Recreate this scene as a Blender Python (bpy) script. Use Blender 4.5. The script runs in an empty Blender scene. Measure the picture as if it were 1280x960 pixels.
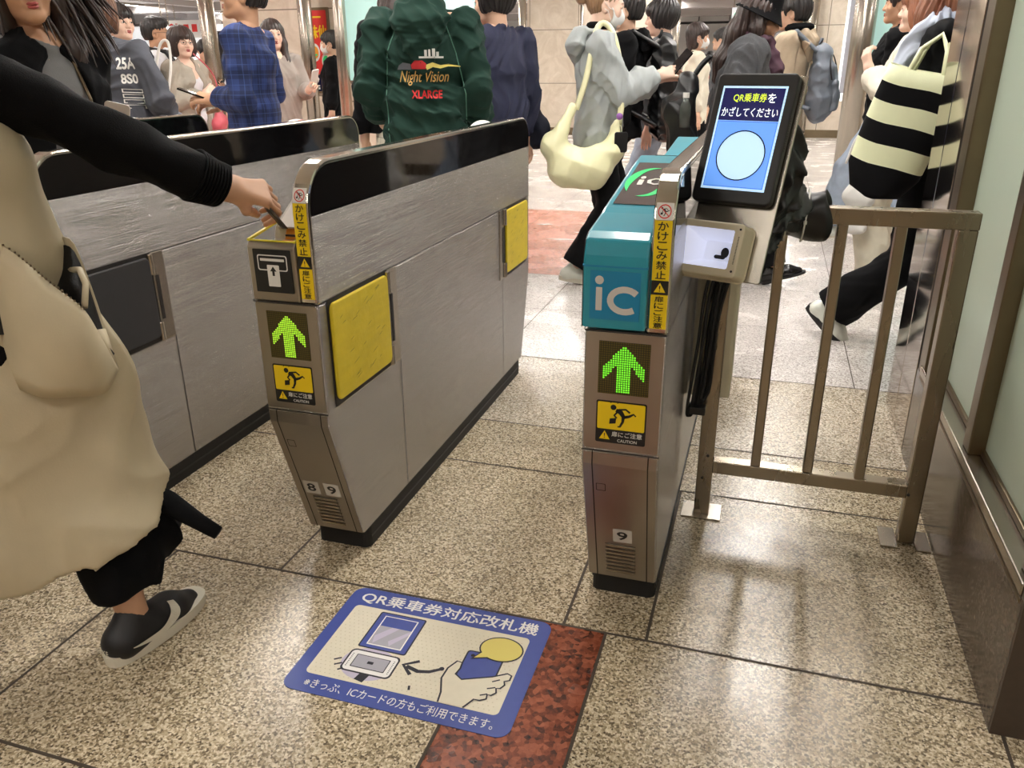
import bpy, math, random
import numpy as np
from mathutils import Vector, Matrix
from mathutils.bvhtree import BVHTree

random.seed(7)
SC = bpy.context.scene
COL = SC.collection
PI = math.pi

# ------------------------------------------------------------------ camera
CAM_YAW, CAM_PITCH, CAM_ROLL, F_PX = 0.305034217, -0.378382388, 0.0073368590, 999.805
def _rot():
    cy, sy = math.cos(CAM_YAW), math.sin(CAM_YAW)
    rz = np.array([[cy, -sy, 0], [sy, cy, 0], [0, 0, 1]])
    c, s = math.cos(CAM_PITCH), math.sin(CAM_PITCH)
    rx = np.array([[1, 0, 0], [0, c, -s], [0, s, c]])
    c, s = math.cos(CAM_ROLL), math.sin(CAM_ROLL)
    ry = np.array([[c, 0, s], [0, 1, 0], [-s, 0, c]])
    return rz @ rx @ ry
R_ = _rot()
cam_d = bpy.data.cameras.new('camera')
cam_d.sensor_width = 36.0
cam_d.lens = F_PX / 1280 * 36.0
cam_d.clip_start = 0.02
cam = bpy.data.objects.new('camera', cam_d)
COL.objects.link(cam)
cam.matrix_world = Matrix(((R_[0, 0], R_[0, 2], -R_[0, 1], 0), (R_[1, 0], R_[1, 2], -R_[1, 1], 0),
                           (R_[2, 0], R_[2, 2], -R_[2, 1], 1.2), (0, 0, 0, 1)))
SC.camera = cam

# ------------------------------------------------------------------ world and exposure
WORLD_STRENGTH = 0.55
LAMP_STRENGTH = 58.0
LAMP_STRENGTH_NEAR = 58.0
SC.view_settings.view_transform = 'Standard'
SC.view_settings.look = 'None'
SC.view_settings.exposure = 0.0
SC.view_settings.gamma = 1.0
SC.view_settings.use_curve_mapping = False
wd = bpy.data.worlds.new('world')
SC.world = wd
wd.use_nodes = True
wd.node_tree.nodes['Background'].inputs[0].default_value = (1.0, 0.95, 0.88, 1)
wd.node_tree.nodes['Background'].inputs[1].default_value = WORLD_STRENGTH
SC.cycles.use_denoising = True
SC.cycles.max_bounces = 8
SC.cycles.sample_clamp_indirect = 6.0

# ------------------------------------------------------------------ materials
def lin(c):
    return tuple((v / 12.92 if v <= 0.04045 else ((v + 0.055) / 1.055) ** 2.4) for v in c)
def rgb(r, g, b):
    return lin((r / 255, g / 255, b / 255))
MATS = {}
def pm(name, col, rough=0.5, metal=0.0, noise=0.0, nscale=20.0, stretch=(1, 1, 1), bump=0.0, bscale=60.0,
       emit=0.0, aniso=None, coat=0.0, spec=None, sheen=0.0, trans=0.0, alpha=1.0, rvar=0.0, brush=None):
    """one procedural principled material"""
    if name in MATS:
        return MATS[name]
    m = bpy.data.materials.new(name)
    m.use_nodes = True
    nt = m.node_tree
    b = nt.nodes['Principled BSDF']
    N, L = nt.nodes, nt.links
    c4 = (*col, 1)
    b.inputs['Base Color'].default_value = c4
    b.inputs['Roughness'].default_value = rough
    b.inputs['Metallic'].default_value = metal
    if spec is not None: b.inputs['Specular IOR Level'].default_value = spec
    if coat: b.inputs['Coat Weight'].default_value = coat; b.inputs['Coat Roughness'].default_value = 0.05
    if sheen: b.inputs['Sheen Weight'].default_value = sheen
    if trans: b.inputs['Transmission Weight'].default_value = trans
    if alpha < 1: b.inputs['Alpha'].default_value = alpha
    if emit:
        b.inputs['Emission Color'].default_value = c4
        b.inputs['Emission Strength'].default_value = emit
    tc = N.new('ShaderNodeTexCoord')
    if noise or rvar:
        mp = N.new('ShaderNodeMapping'); mp.inputs['Scale'].default_value = stretch
        nz = N.new('ShaderNodeTexNoise'); nz.inputs['Scale'].default_value = nscale; nz.inputs['Detail'].default_value = 5
        L.new(tc.outputs['Object'], mp.inputs[0]); L.new(mp.outputs[0], nz.inputs['Vector'])
        if noise:
            mx = N.new('ShaderNodeMix'); mx.data_type = 'RGBA'
            mx.inputs['A'].default_value = (*[v * (1 - noise) for v in col], 1)
            mx.inputs['B'].default_value = (*[min(1, v * (1 + noise)) for v in col], 1)
            L.new(nz.outputs['Fac'], mx.inputs['Factor']); L.new(mx.outputs['Result'], b.inputs['Base Color'])
        if rvar:
            mr = N.new('ShaderNodeMapRange')
            mr.inputs['From Min'].default_value = 0.3; mr.inputs['From Max'].default_value = 0.7
            mr.inputs['To Min'].default_value = max(0.0, rough - rvar); mr.inputs['To Max'].default_value = rough + rvar
            L.new(nz.outputs['Fac'], mr.inputs['Value']); L.new(mr.outputs[0], b.inputs['Roughness'])
    if bump:
        n2 = N.new('ShaderNodeTexNoise'); n2.inputs['Scale'].default_value = bscale; n2.inputs['Detail'].default_value = 4
        bp = N.new('ShaderNodeBump'); bp.inputs['Strength'].default_value = bump; bp.inputs['Distance'].default_value = 0.01
        L.new(tc.outputs['Object'], n2.inputs['Vector']); L.new(n2.outputs['Fac'], bp.inputs['Height']); L.new(bp.outputs[0], b.inputs['Normal'])
    if brush:            # fine parallel grinding lines
        mp2 = N.new('ShaderNodeMapping'); mp2.inputs['Scale'].default_value = brush[:3]
        n3 = N.new('ShaderNodeTexNoise'); n3.inputs['Scale'].default_value = 1.0; n3.inputs['Detail'].default_value = 2
        b3 = N.new('ShaderNodeBump'); b3.inputs['Strength'].default_value = brush[3]; b3.inputs['Distance'].default_value = 0.004
        L.new(tc.outputs['Object'], mp2.inputs[0]); L.new(mp2.outputs[0], n3.inputs['Vector']); L.new(n3.outputs['Fac'], b3.inputs['Height']); L.new(b3.outputs[0], b.inputs['Normal'])
    if aniso:
        amt, axis = aniso
        b.inputs['Anisotropic'].default_value = amt
        cx = N.new('ShaderNodeCombineXYZ')
        for i in range(3): cx.inputs[i].default_value = axis[i]
        L.new(cx.outputs[0], b.inputs['Tangent'])
    MATS[name] = m
    return m

def granite(name, dark, mid, light, scale=110.0, rough=0.22, tint=None):
    m = bpy.data.materials.new(name); m.use_nodes = True
    nt = m.node_tree; N, L = nt.nodes, nt.links; b = N['Principled BSDF']
    tc = N.new('ShaderNodeTexCoord')
    v = N.new('ShaderNodeTexVoronoi'); v.inputs['Scale'].default_value = scale
    nz = N.new('ShaderNodeTexNoise'); nz.inputs['Scale'].default_value = scale * 0.6; nz.inputs['Detail'].default_value = 6; nz.inputs['Roughness'].default_value = 0.75
    L.new(tc.outputs['Object'], v.inputs['Vector']); L.new(tc.outputs['Object'], nz.inputs['Vector'])
    sp = N.new('ShaderNodeSeparateColor'); L.new(v.outputs['Color'], sp.inputs[0])
    ad = N.new('ShaderNodeMath'); ad.operation = 'MULTIPLY_ADD'; ad.inputs[1].default_value = 0.64
    L.new(sp.outputs[0], ad.inputs[0])
    m2 = N.new('ShaderNodeMath'); m2.operation = 'MULTIPLY_ADD'; m2.inputs[1].default_value = 1.05; m2.inputs[2].default_value = -0.32
    L.new(nz.outputs['Fac'], m2.inputs[0]); L.new(m2.outputs[0], ad.inputs[2])
    cr = N.new('ShaderNodeValToRGB'); e = cr.color_ramp.elements
    e[0].position = 0.10; e[0].color = (*dark, 1)
    e[1].position = 0.95; e[1].color = (*light, 1)
    k = e.new(0.30); k.color = (*[0.6 * a + 0.4 * c for a, c in zip(dark, mid)], 1)
    k = e.new(0.50); k.color = (*mid, 1)
    L.new(ad.outputs[0], cr.inputs[0])
    big = N.new('ShaderNodeTexNoise'); big.inputs['Scale'].default_value = 3.0; big.inputs['Detail'].default_value = 4
    L.new(tc.outputs['Object'], big.inputs['Vector'])
    mr = N.new('ShaderNodeMapRange'); mr.inputs['From Min'].default_value = 0.3; mr.inputs['From Max'].default_value = 0.7
    mr.inputs['To Min'].default_value = 0.84; mr.inputs['To Max'].default_value = 1.1
    L.new(big.outputs['Fac'], mr.inputs['Value'])
    mx = N.new('ShaderNodeVectorMath'); mx.operation = 'SCALE'
    L.new(cr.outputs[0], mx.inputs[0]); L.new(mr.outputs[0], mx.inputs['Scale'])
    L.new(mx.outputs[0], b.inputs['Base Color'])
    m3 = N.new('ShaderNodeMapRange'); m3.inputs['From Min'].default_value = 0.3; m3.inputs['From Max'].default_value = 0.7
    m3.inputs['To Min'].default_value = rough - 0.06; m3.inputs['To Max'].default_value = rough + 0.1
    L.new(big.outputs['Fac'], m3.inputs['Value']); L.new(m3.outputs[0], b.inputs['Roughness'])
    bp = N.new('ShaderNodeBump'); bp.inputs['Strength'].default_value = 0.12; bp.inputs['Distance'].default_value = 0.002
    L.new(nz.outputs['Fac'], bp.inputs['Height']); L.new(bp.outputs[0], b.inputs['Normal'])
    MATS[name] = m
    return m

def marble(name, c1, c2, scale=1.2, rough=0.2, slab=(0.9, 0.9)):
    m = bpy.data.materials.new(name); m.use_nodes = True
    nt = m.node_tree; N, L = nt.nodes, nt.links; b = N['Principled BSDF']
    tc = N.new('ShaderNodeTexCoord')
    nz = N.new('ShaderNodeTexNoise'); nz.inputs['Scale'].default_value = 2.5; nz.inputs['Detail'].default_value = 10
    nz.inputs['Roughness'].default_value = 0.7; nz.inputs['Distortion'].default_value = 1.5
    L.new(tc.outputs['Object'], nz.inputs['Vector'])
    cr = N.new('ShaderNodeValToRGB'); e = cr.color_ramp.elements
    e[0].position = 0.3; e[0].color = (*c1, 1); e[1].position = 0.68; e[1].color = (*c2, 1)
    L.new(nz.outputs['Fac'], cr.inputs[0])
    # joints between slabs
    sx = N.new('ShaderNodeSeparateXYZ'); L.new(tc.outputs['Object'], sx.inputs[0])
    fac = None
    adx = N.new('ShaderNodeMath'); adx.operation = 'ADD'; L.new(sx.outputs[0], adx.inputs[0]); L.new(sx.outputs[1], adx.inputs[1])
    for src, s in ((adx.outputs[0], slab[0]), (sx.outputs[2], slab[1])):
        pp = N.new('ShaderNodeMath'); pp.operation = 'PINGPONG'; pp.inputs[1].default_value = s / 2; L.new(src, pp.inputs[0])
        lt = N.new('ShaderNodeMath'); lt.operation = 'LESS_THAN'; lt.inputs[1].default_value = 0.006; L.new(pp.outputs[0], lt.inputs[0])
        if fac is None: fac = lt.outputs[0]
        else:
            mxm = N.new('ShaderNodeMath'); mxm.operation = 'MAXIMUM'; L.new(fac, mxm.inputs[0]); L.new(lt.outputs[0], mxm.inputs[1]); fac = mxm.outputs[0]
    mx = N.new('ShaderNodeMix'); mx.data_type = 'RGBA'; mx.inputs['B'].default_value = (*[v * 0.45 for v in c1], 1)
    L.new(cr.outputs[0], mx.inputs['A']); L.new(fac, mx.inputs['Factor']); L.new(mx.outputs['Result'], b.inputs['Base Color'])
    b.inputs['Roughness'].default_value = rough
    MATS[name] = m
    return m

M = {}
M['steel'] = pm('brushed_steel_side', rgb(184, 181, 178), 0.27, 1.0, noise=0.04, nscale=5, stretch=(1, 1, 1.5), aniso=(0.9, (0, 0, 1)), brush=(2.0, 2.0, 900.0, 0.42))
M['steel_front'] = pm('brushed_steel_front', rgb(172, 165, 155), 0.34, 1.0, noise=0.08, nscale=9, aniso=(0.6, (0, 0, 1)), rvar=0.05)
M['steel_plain'] = pm('satin_steel', rgb(176, 168, 156), 0.27, 1.0, noise=0.06, nscale=30)
M['steel_bright'] = pm('polished_steel', rgb(205, 200, 190), 0.14, 1.0)
M['steel_mirror'] = pm('mirror_steel', rgb(196, 186, 178), 0.07, 1.0, noise=0.05, nscale=4)
M['rail_steel'] = pm('railing_steel', rgb(152, 141, 124), 0.28, 1.0, noise=0.05, nscale=18, stretch=(1, 1, 0.2), rvar=0.03)
M['black_gloss'] = pm('black_gloss_panel', rgb(12, 11, 12), 0.05, 0.0, spec=0.4, rvar=0.02, nscale=40)
M['black'] = pm('black_plastic', rgb(22, 21, 21), 0.42, noise=0.2)
M['black_matte'] = pm('black_rubber', rgb(20, 19, 18), 0.65, noise=0.3, nscale=40)
M['seam'] = pm('dark_seam', rgb(38, 34, 32), 0.6)
M['dark_door'] = pm('charcoal_door', rgb(52, 52, 54), 0.42, noise=0.12, nscale=30)
M['yellow_pad'] = pm('yellow_pad', rgb(228, 204, 48), 0.42, noise=0.14, nscale=14, stretch=(1, 1, 4), bump=0.18, bscale=22)
M['yellow'] = pm('yellow_sign', rgb(238, 205, 20), 0.35)
M['yellow_edge'] = pm('yellow_edge', rgb(226, 216, 60), 0.4)
M['ink'] = pm('black_ink', rgb(18, 17, 16), 0.5)
M['white_print'] = pm('white_print', rgb(228, 226, 220), 0.4)
M['white_glossy'] = pm('white_plastic', rgb(232, 230, 224), 0.25)
M['red_print'] = pm('red_print', rgb(214, 44, 40), 0.4)
M['orange_in'] = pm('orange_slot', rgb(226, 150, 36), 0.45)
M['teal'] = pm('teal_plastic', rgb(34, 146, 166), 0.30, noise=0.08, nscale=16, coat=0.25)
M['teal_dark'] = pm('teal_sign', rgb(14, 128, 172), 0.35, noise=0.04)
M['ic_black'] = pm('reader_black', rgb(66, 60, 62), 0.25, noise=0.2, nscale=60)
M['ic_green'] = pm('reader_green', rgb(40, 224, 126), 0.4)
M['ic_grey'] = pm('sign_grey', rgb(206, 202, 196), 0.45)
M['led_black'] = pm('led_board', rgb(34, 30, 20), 0.3, noise=0.2, nscale=200)
M['led_green'] = pm('led_green', rgb(120, 235, 50), 0.4, emit=0.8)
M['led_lime'] = pm('led_lime', rgb(176, 238, 56), 0.4, emit=0.8)
M['led_off'] = pm('led_unlit', rgb(92, 80, 30), 0.4)
M['plate_grey'] = pm('number_plate', rgb(196, 190, 180), 0.4)
M['clear'] = pm('smoke', rgb(60, 60, 62), 0.1)
M['beige_case'] = pm('beige_case', rgb(206, 196, 168), 0.42, noise=0.05)
M['cable'] = pm('black_cable', rgb(24, 22, 22), 0.5)
M['white_lit'] = pm('scanner_reflector', rgb(226, 230, 248), 0.3, emit=0.35)
M['screen_navy'] = pm('screen_navy', rgb(24, 26, 84), 0.25, emit=0.55)
M['screen_blue'] = pm('screen_blue', rgb(104, 160, 246), 0.25, emit=0.75)
M['screen_pale'] = pm('screen_pale', rgb(190, 226, 250), 0.25, emit=0.75)
M['screen_white'] = pm('screen_white', rgb(240, 246, 252), 0.25, emit=0.8)
M['screen_lime'] = pm('screen_lime', rgb(214, 236, 70), 0.25, emit=0.8)
M['screen_ink'] = pm('screen_ink', rgb(18, 22, 54), 0.25, emit=0.1)
M['mat_blue'] = pm('sticker_blue', rgb(66, 82, 156), 0.42, noise=0.08, nscale=60)
M['mat_cream'] = pm('sticker_cream', rgb(226, 218, 196), 0.45, noise=0.06, nscale=50)
M['mat_dot'] = pm('sticker_dot', rgb(206, 196, 168), 0.45)
M['mat_white'] = pm('sticker_white', rgb(238, 236, 232), 0.42)
M['mat_yellow'] = pm('sticker_yellow', rgb(224, 208, 112), 0.45)
M['mat_ink'] = pm('sticker_ink', rgb(34, 34, 46), 0.45)
M['mat_grey'] = pm('sticker_grey', rgb(172, 170, 180), 0.45)
M['mat_lilac'] = pm('sticker_lilac', rgb(196, 188, 206), 0.45)
M['frost'] = pm('frosted_glass', rgb(190, 204, 186), 0.32, noise=0.06, nscale=2.5, spec=0.6)
M['bronze'] = pm('bronze_frame', rgb(122, 108, 88), 0.34, 1.0, noise=0.12, nscale=14)
M['mint'] = pm('mint_glass', rgb(184, 226, 220), 0.25, noise=0.04, nscale=2, emit=0.30)
M['wall_dark'] = pm('dark_stone', rgb(66, 54, 44), 0.35, noise=0.25, nscale=60)
M['ceil'] = pm('ceiling_panel', rgb(232, 228, 224), 0.4, noise=0.03, nscale=1)
M['ceil_gloss'] = pm('ceiling_metal', rgb(206, 200, 198), 0.25, 0.6)
M['lamp'] = pm('lamp_diffuser', (1.0, 0.965, 0.92), 0.5, emit=LAMP_STRENGTH)
M['lamp_near'] = pm('lamp_diffuser_dim', (1.0, 0.965, 0.915), 0.5, emit=LAMP_STRENGTH_NEAR)
M['lit_white'] = pm('lit_panel', rgb(232, 234, 236), 0.4, emit=0.75)
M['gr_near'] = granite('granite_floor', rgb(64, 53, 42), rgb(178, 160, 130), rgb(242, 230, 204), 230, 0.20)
M['gr_near_lit'] = granite('granite_floor_lit', rgb(82, 72, 60), rgb(194, 178, 154), rgb(248, 240, 224), 220, 0.20)  # near granite with the brighter light on the lane floor put into its colour
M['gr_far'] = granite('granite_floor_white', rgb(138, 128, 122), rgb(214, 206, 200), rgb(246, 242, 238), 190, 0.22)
M['gr_red'] = granite('granite_floor_red', rgb(40, 26, 22), rgb(130, 66, 44), rgb(168, 96, 68), 90, 0.22)
M['gr_band'] = granite('granite_floor_salmon', rgb(150, 90, 72), rgb(196, 128, 106), rgb(222, 166, 146), 60, 0.25)
M['gr_wall'] = granite('granite_wall', rgb(44, 36, 30), rgb(88, 74, 63), rgb(116, 100, 87), 160, 0.10)
M['grout'] = pm('grout', rgb(70, 60, 50), 0.8, noise=0.2)
M['marble'] = marble('beige_marble', rgb(204, 188, 168), rgb(232, 220, 204))
M['marble_dark'] = marble('beige_marble_dark', rgb(170, 150, 132), rgb(204, 186, 168))  # darker tone of the beige marble, for the rear and east walls

# ------------------------------------------------------------------ object helpers
def tag(o, label=None, cat=None, group=None, kind=None):
    if label: o['label'] = label
    if cat: o['category'] = cat
    if group: o['group'] = group
    if kind: o['kind'] = kind
    return o
def link(o, parent=None):
    COL.objects.link(o)
    if parent is not None: o.parent = parent
    return o
def empty(name, loc=(0, 0, 0), rz=0.0, label=None, cat=None, group=None):
    o = bpy.data.objects.new(name, None)
    o.empty_display_size = 0.05
    o.location = loc; o.rotation_euler = (0, 0, rz)
    link(o)
    return tag(o, label, cat, group)
def mobj(name, verts, faces, mat, parent=None, smooth=False, bevel=0.0, segs=2, mats=None, midx=None):
    me = bpy.data.meshes.new(name)
    me.from_pydata([tuple(map(float, v)) for v in verts], [], [tuple(int(i) for i in f) for f in faces])
    for m in (mats or [mat]): me.materials.append(m)
    if midx is not None: me.polygons.foreach_set('material_index', midx)
    if smooth: me.polygons.foreach_set('use_smooth', [True] * len(me.polygons))
    me.update()
    o = bpy.data.objects.new(name, me)
    link(o, parent)
    if bevel:
        b = o.modifiers.new('bevel', 'BEVEL'); b.width = bevel; b.segments = segs; b.limit_method = 'ANGLE'; b.angle_limit = 0.6
        b.harden_normals = False
        me.polygons.foreach_set('use_smooth', [False] * len(me.polygons))
    return o

class MB:
    """collects shapes that become ONE mesh object"""
    def __init__(s): s.v = []; s.f = []; s.mi = []
    def add(s, vs, fs, mi=0):
        k = len(s.v); s.v += [tuple(v) for v in vs]; s.f += [tuple(i + k for i in f) for f in fs]; s.mi += [mi] * len(fs); return s
    def box(s, x0, x1, y0, y1, z0, z1, mi=0):
        vs = [(x, y, z) for z in (z0, z1) for y in (y0, y1) for x in (x0, x1)]
        return s.add(vs, [(0, 2, 3, 1), (4, 5, 7, 6), (0, 1, 5, 4), (2, 6, 7, 3), (0, 4, 6, 2), (1, 3, 7, 5)], mi)
    def prism(s, prof, axis, lo, hi, mi=0):
        """closed 2-D outline swept along an axis; prof in the other two axes (in xyz order)"""
        n = len(prof)
        def P(a, b, c):
            return {'x': (c, a, b), 'y': (a, c, b), 'z': (a, b, c)}[axis]
        vs = [P(a, b, lo) for a, b in prof] + [P(a, b, hi) for a, b in prof]
        fs = [tuple(range(n - 1, -1, -1)), tuple(range(n, 2 * n))]
        fs += [(i, (i + 1) % n, n + (i + 1) % n, n + i) for i in range(n)]
        return s.add(vs, fs, mi)
    def plate(s, prof2, origin, u, v, t, mi=0):
        """2-D outline in plane (u, v) at origin, thickness t along u x v"""
        o, u, v = Vector(origin), Vector(u), Vector(v); n = u.cross(v).normalized()
        k = len(prof2)
        vs = [o + u * a + v * b for a, b in prof2] + [o + u * a + v * b + n * t for a, b in prof2]
        fs = [tuple(range(k - 1, -1, -1)), tuple(range(k, 2 * k))] + [(i, (i + 1) % k, k + (i + 1) % k, k + i) for i in range(k)]
        return s.add(vs, fs, mi)
    def tube(s, pts, r, n=10, mi=0, caps=True):
        pts = [Vector(p) for p in pts]
        rs = r if isinstance(r, (list, tuple)) else [r] * len(pts)
        up = None; rings = []
        for i, p in enumerate(pts):
            d = (pts[min(i + 1, len(pts) - 1)] - pts[max(i - 1, 0)]).normalized()
            if up is None: up = Vector((0, 0, 1)) if abs(d.z) < 0.9 else Vector((1, 0, 0))
            a = d.cross(up).normalized(); b = a.cross(d).normalized(); up = b
            rings.append([p + (a * math.cos(2 * PI * k / n) + b * math.sin(2 * PI * k / n)) * rs[i] for k in range(n)])
        vs = [v for rg in rings for v in rg]
        fs = [(i * n + k, i * n + (k + 1) % n, (i + 1) * n + (k + 1) % n, (i + 1) * n + k) for i in range(len(pts) - 1) for k in range(n)]
        if caps: fs += [tuple(range(n - 1, -1, -1)), tuple(range((len(pts) - 1) * n, len(pts) * n))]
        return s.add(vs, fs, mi)
    def bar(s, a, b, w, h, up=(0, 0, 1), mi=0):
        a, b = Vector(a), Vector(b); d = (b - a).normalized(); sd = d.cross(Vector(up)).normalized(); u2 = sd.cross(d)
        vs = [p + sd * sx * w / 2 + u2 * sz * h / 2 for p in (a, b) for sx, sz in ((-1, -1), (1, -1), (1, 1), (-1, 1))]
        return s.add(vs, [(0, 1, 2, 3), (7, 6, 5, 4), (0, 4, 5, 1), (1, 5, 6, 2), (2, 6, 7, 3), (3, 7, 4, 0)], mi)
    def sphere(s, c, r, n=16, m=10, mi=0, zmin=-1.0):
        rx, ry, rz = r if isinstance(r, (tuple, list)) else (r, r, r)
        vs = []; t0 = math.asin(max(-1, zmin))
        for j in range(m + 1):
            t = t0 + (PI / 2 - t0) * j / m
            for k in range(n):
                a = 2 * PI * k / n
                vs.append((c[0] + rx * math.cos(t) * math.cos(a), c[1] + ry * math.cos(t) * math.sin(a), c[2] + rz * math.sin(t)))
        fs = [(j * n + k, j * n + (k + 1) % n, (j + 1) * n + (k + 1) % n, (j + 1) * n + k) for j in range(m) for k in range(n)]
        fs.append(tuple(range(n - 1, -1, -1)))
        return s.add(vs, fs, mi)
    def map(s, fn): s.v = [tuple(fn(*v)) for v in s.v]; return s
    def build(s, name, mat, parent=None, smooth=False, bevel=0.0, segs=2):
        ms = mat if isinstance(mat, list) else [mat]
        return mobj(name, s.v, s.f, None, parent, smooth, bevel, segs, mats=ms, midx=s.mi)

def rrect(x0, x1, y0, y1, r, n=5):
    out = []
    for cx, cy, a0 in ((x1 - r, y1 - r, 0), (x0 + r, y1 - r, 90), (x0 + r, y0 + r, 180), (x1 - r, y0 + r, 270)):
        for k in range(n + 1):
            a = math.radians(a0 + 90 * k / n); out.append((cx + r * math.cos(a), cy + r * math.sin(a)))
    return out
def circ(cx, cy, r, n=24, ry=None):
    return [(cx + r * math.cos(2 * PI * k / n), cy + (ry or r) * math.sin(2 * PI * k / n)) for k in range(n)]
def ring2(outer, inner):
    """flat ring between two outlines of equal length -> verts2d, faces"""
    n = len(outer)
    return outer + inner, [(i, (i + 1) % n, n + (i + 1) % n, n + i) for i in range(n)]
def stroke(pts, w):
    """open 2-D polyline widened to a closed outline"""
    L_, R2 = [], []
    ws = w if isinstance(w, (list, tuple)) else [w] * len(pts)
    for i, p in enumerate(pts):
        a = pts[max(i - 1, 0)]; b = pts[min(i + 1, len(pts) - 1)]
        dx, dy = b[0] - a[0], b[1] - a[1]; l = math.hypot(dx, dy) or 1
        L_.append((p[0] - dy / l * ws[i] / 2, p[1] + dx / l * ws[i] / 2)); R2.append((p[0] + dy / l * ws[i] / 2, p[1] - dx / l * ws[i] / 2))
    return L_ + R2[::-1]

TXT = {}
def text2d(s, bold=0.0, shear=0.0):
    """glyph outlines of a string as flat mesh data: verts (unit size), faces, width"""
    key = (s, bold, shear)
    if key not in TXT:
        c = bpy.data.curves.new('t', 'FONT'); c.body = s; c.offset = bold; c.shear = shear; c.resolution_u = 3; c.fill_mode = 'FRONT'
        o = bpy.data.objects.new('t', c); COL.objects.link(o)
        dg = bpy.context.evaluated_depsgraph_get(); dg.update()
        me = bpy.data.meshes.new_from_object(o.evaluated_get(dg))
        vs = [(v.co.x, v.co.y) for v in me.vertices]; fs = [tuple(p.vertices) for p in me.polygons]
        bpy.data.objects.remove(o); bpy.data.curves.remove(c); bpy.data.meshes.remove(me)
        x0 = min(v[0] for v in vs); x1 = max(v[0] for v in vs); y0 = min(v[1] for v in vs); y1 = max(v[1] for v in vs)
        TXT[key] = ([((x - x0), y - y0) for x, y in vs], fs, x1 - x0, y1 - y0)
    return TXT[key]
def put_text(mb, s, fn, x0, y0, w, h, bold=0.0, shear=0.0, mi=0):
    """string stretched into the box (x0, y0, w, h) of a 2-D plane mapped to space by fn(u, v)"""
    o, eu, ev = Vector(fn(x0, y0)), Vector(fn(x0 + 1e-3, y0)), Vector(fn(x0, y0 + 1e-3))
    n = (eu - o).cross(ev - o).normalized()
    if bold and o.z == 0 and abs(o.x - x0) < 1e-9 and abs(o.y - y0) < 1e-9:      # laid onto cloth afterwards
        vs, fs, tw, th = text2d(s, bold, shear)
        mb.add([fn(x0 + x / tw * w, y0 + y / th * h) for x, y in vs], fs, mi); return
    vs, fs, tw, th = text2d(s, 0.0, shear)
    g = bold * 1.1                                  # heavier strokes: the glyphs overlaid a hair apart
    for k, (dx, dy) in enumerate(((g, 0), (-g, 0), (0, g), (0, -g)) if bold else ((0, 0),)):
        mb.add([Vector(fn(x0 + (x + dx) / tw * w, y0 + (y + dy) / th * h)) + n * (1e-4 * k) for x, y in vs], fs, mi)
def flat(mb, pts, fn, mi=0):
    mb.add([fn(a, b) for a, b in pts], [tuple(range(len(pts)))], mi)
def flatring(mb, outer, inner, fn, mi=0):
    v, f = ring2(outer, inner); mb.add([fn(a, b) for a, b in v], f, mi)
def copy_tree(o, parent=None):
    c = o.copy(); link(c); c.parent = parent
    for ch in list(o.children): copy_tree(ch, c)
    return c
# ------------------------------------------------------------------ setting: floor
def struct(mb, name, mat, bevel=0.0, smooth=False):
    return tag(mb.build(name, mat, None, smooth, bevel), kind='structure')
def floor():
    mats = [M['gr_near'], M['gr_far'], M['gr_red'], M['gr_band'], M['grout'], M['gr_near_lit']]
    b = MB()
    def q(x0, x1, y0, y1, mi, z=0.0):
        b.add([(x0, y0, z), (x1, y0, z), (x1, y1, z), (x0, y1, z)], [(0, 1, 2, 3)], mi)
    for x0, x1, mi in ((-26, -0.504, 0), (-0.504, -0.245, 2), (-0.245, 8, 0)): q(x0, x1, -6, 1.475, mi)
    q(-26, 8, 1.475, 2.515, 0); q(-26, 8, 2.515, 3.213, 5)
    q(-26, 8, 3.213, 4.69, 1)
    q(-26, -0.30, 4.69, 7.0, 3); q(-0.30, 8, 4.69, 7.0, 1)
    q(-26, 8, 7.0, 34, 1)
    g = 0.0035
    def gx(x, y0, y1, w=g): q(x - w, x + w, y0, y1, 4, 0.0007)
    def gy(y, x0, x1, w=g): q(x0, x1, y - w, y + w, 4, 0.0008)
    for y, x0, x1 in ((1.475, -8, 2), (0.827, -8, -0.504), (2.185, -8, 0.52), (2.515, -8, 0.52), (2.86, -1.7, -0.9), (3.213, -12, 6)): gy(y, x0, x1)
    for x, y0, y1 in ((-0.504, -3, 1.475), (-0.245, -3, 1.475), (-1.406, 0.827, 1.475), (-1.101, -2, 0.827), (-2.1, -2, 1.475),
                      (-1.093, 1.475, 2.515), (-0.344, 1.475, 2.185), (-0.154, 1.475, 2.185), (-1.84, 1.475, 3.2), (0.54, -2, 1.42)): gx(x, y0, y1)
    y = 3.95
    while y < 24: gy(y, -14, 4, 0.002); y += 0.745
    x = -12.2
    while x < 3: gx(x, 3.213, 24, 0.002); x += 0.742
    return tag(b.build('floor', mats), kind='structure')
floor()
# small white marks on the salmon floor band
b = MB()
for x, y, w in ((-1.30, 6.05, .10), (-1.42, 5.75, .12), (-1.2, 5.5, .06), (-1.7, 6.3, .08)):
    b.add([(x - w, y, .0012), (x, y - .02, .0012), (x + w, y + .015, .0012), (x + .02, y + .05, .0012)], [(0, 1, 2, 3)])
struct(b, 'trim_5', M['white_print'])

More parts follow.
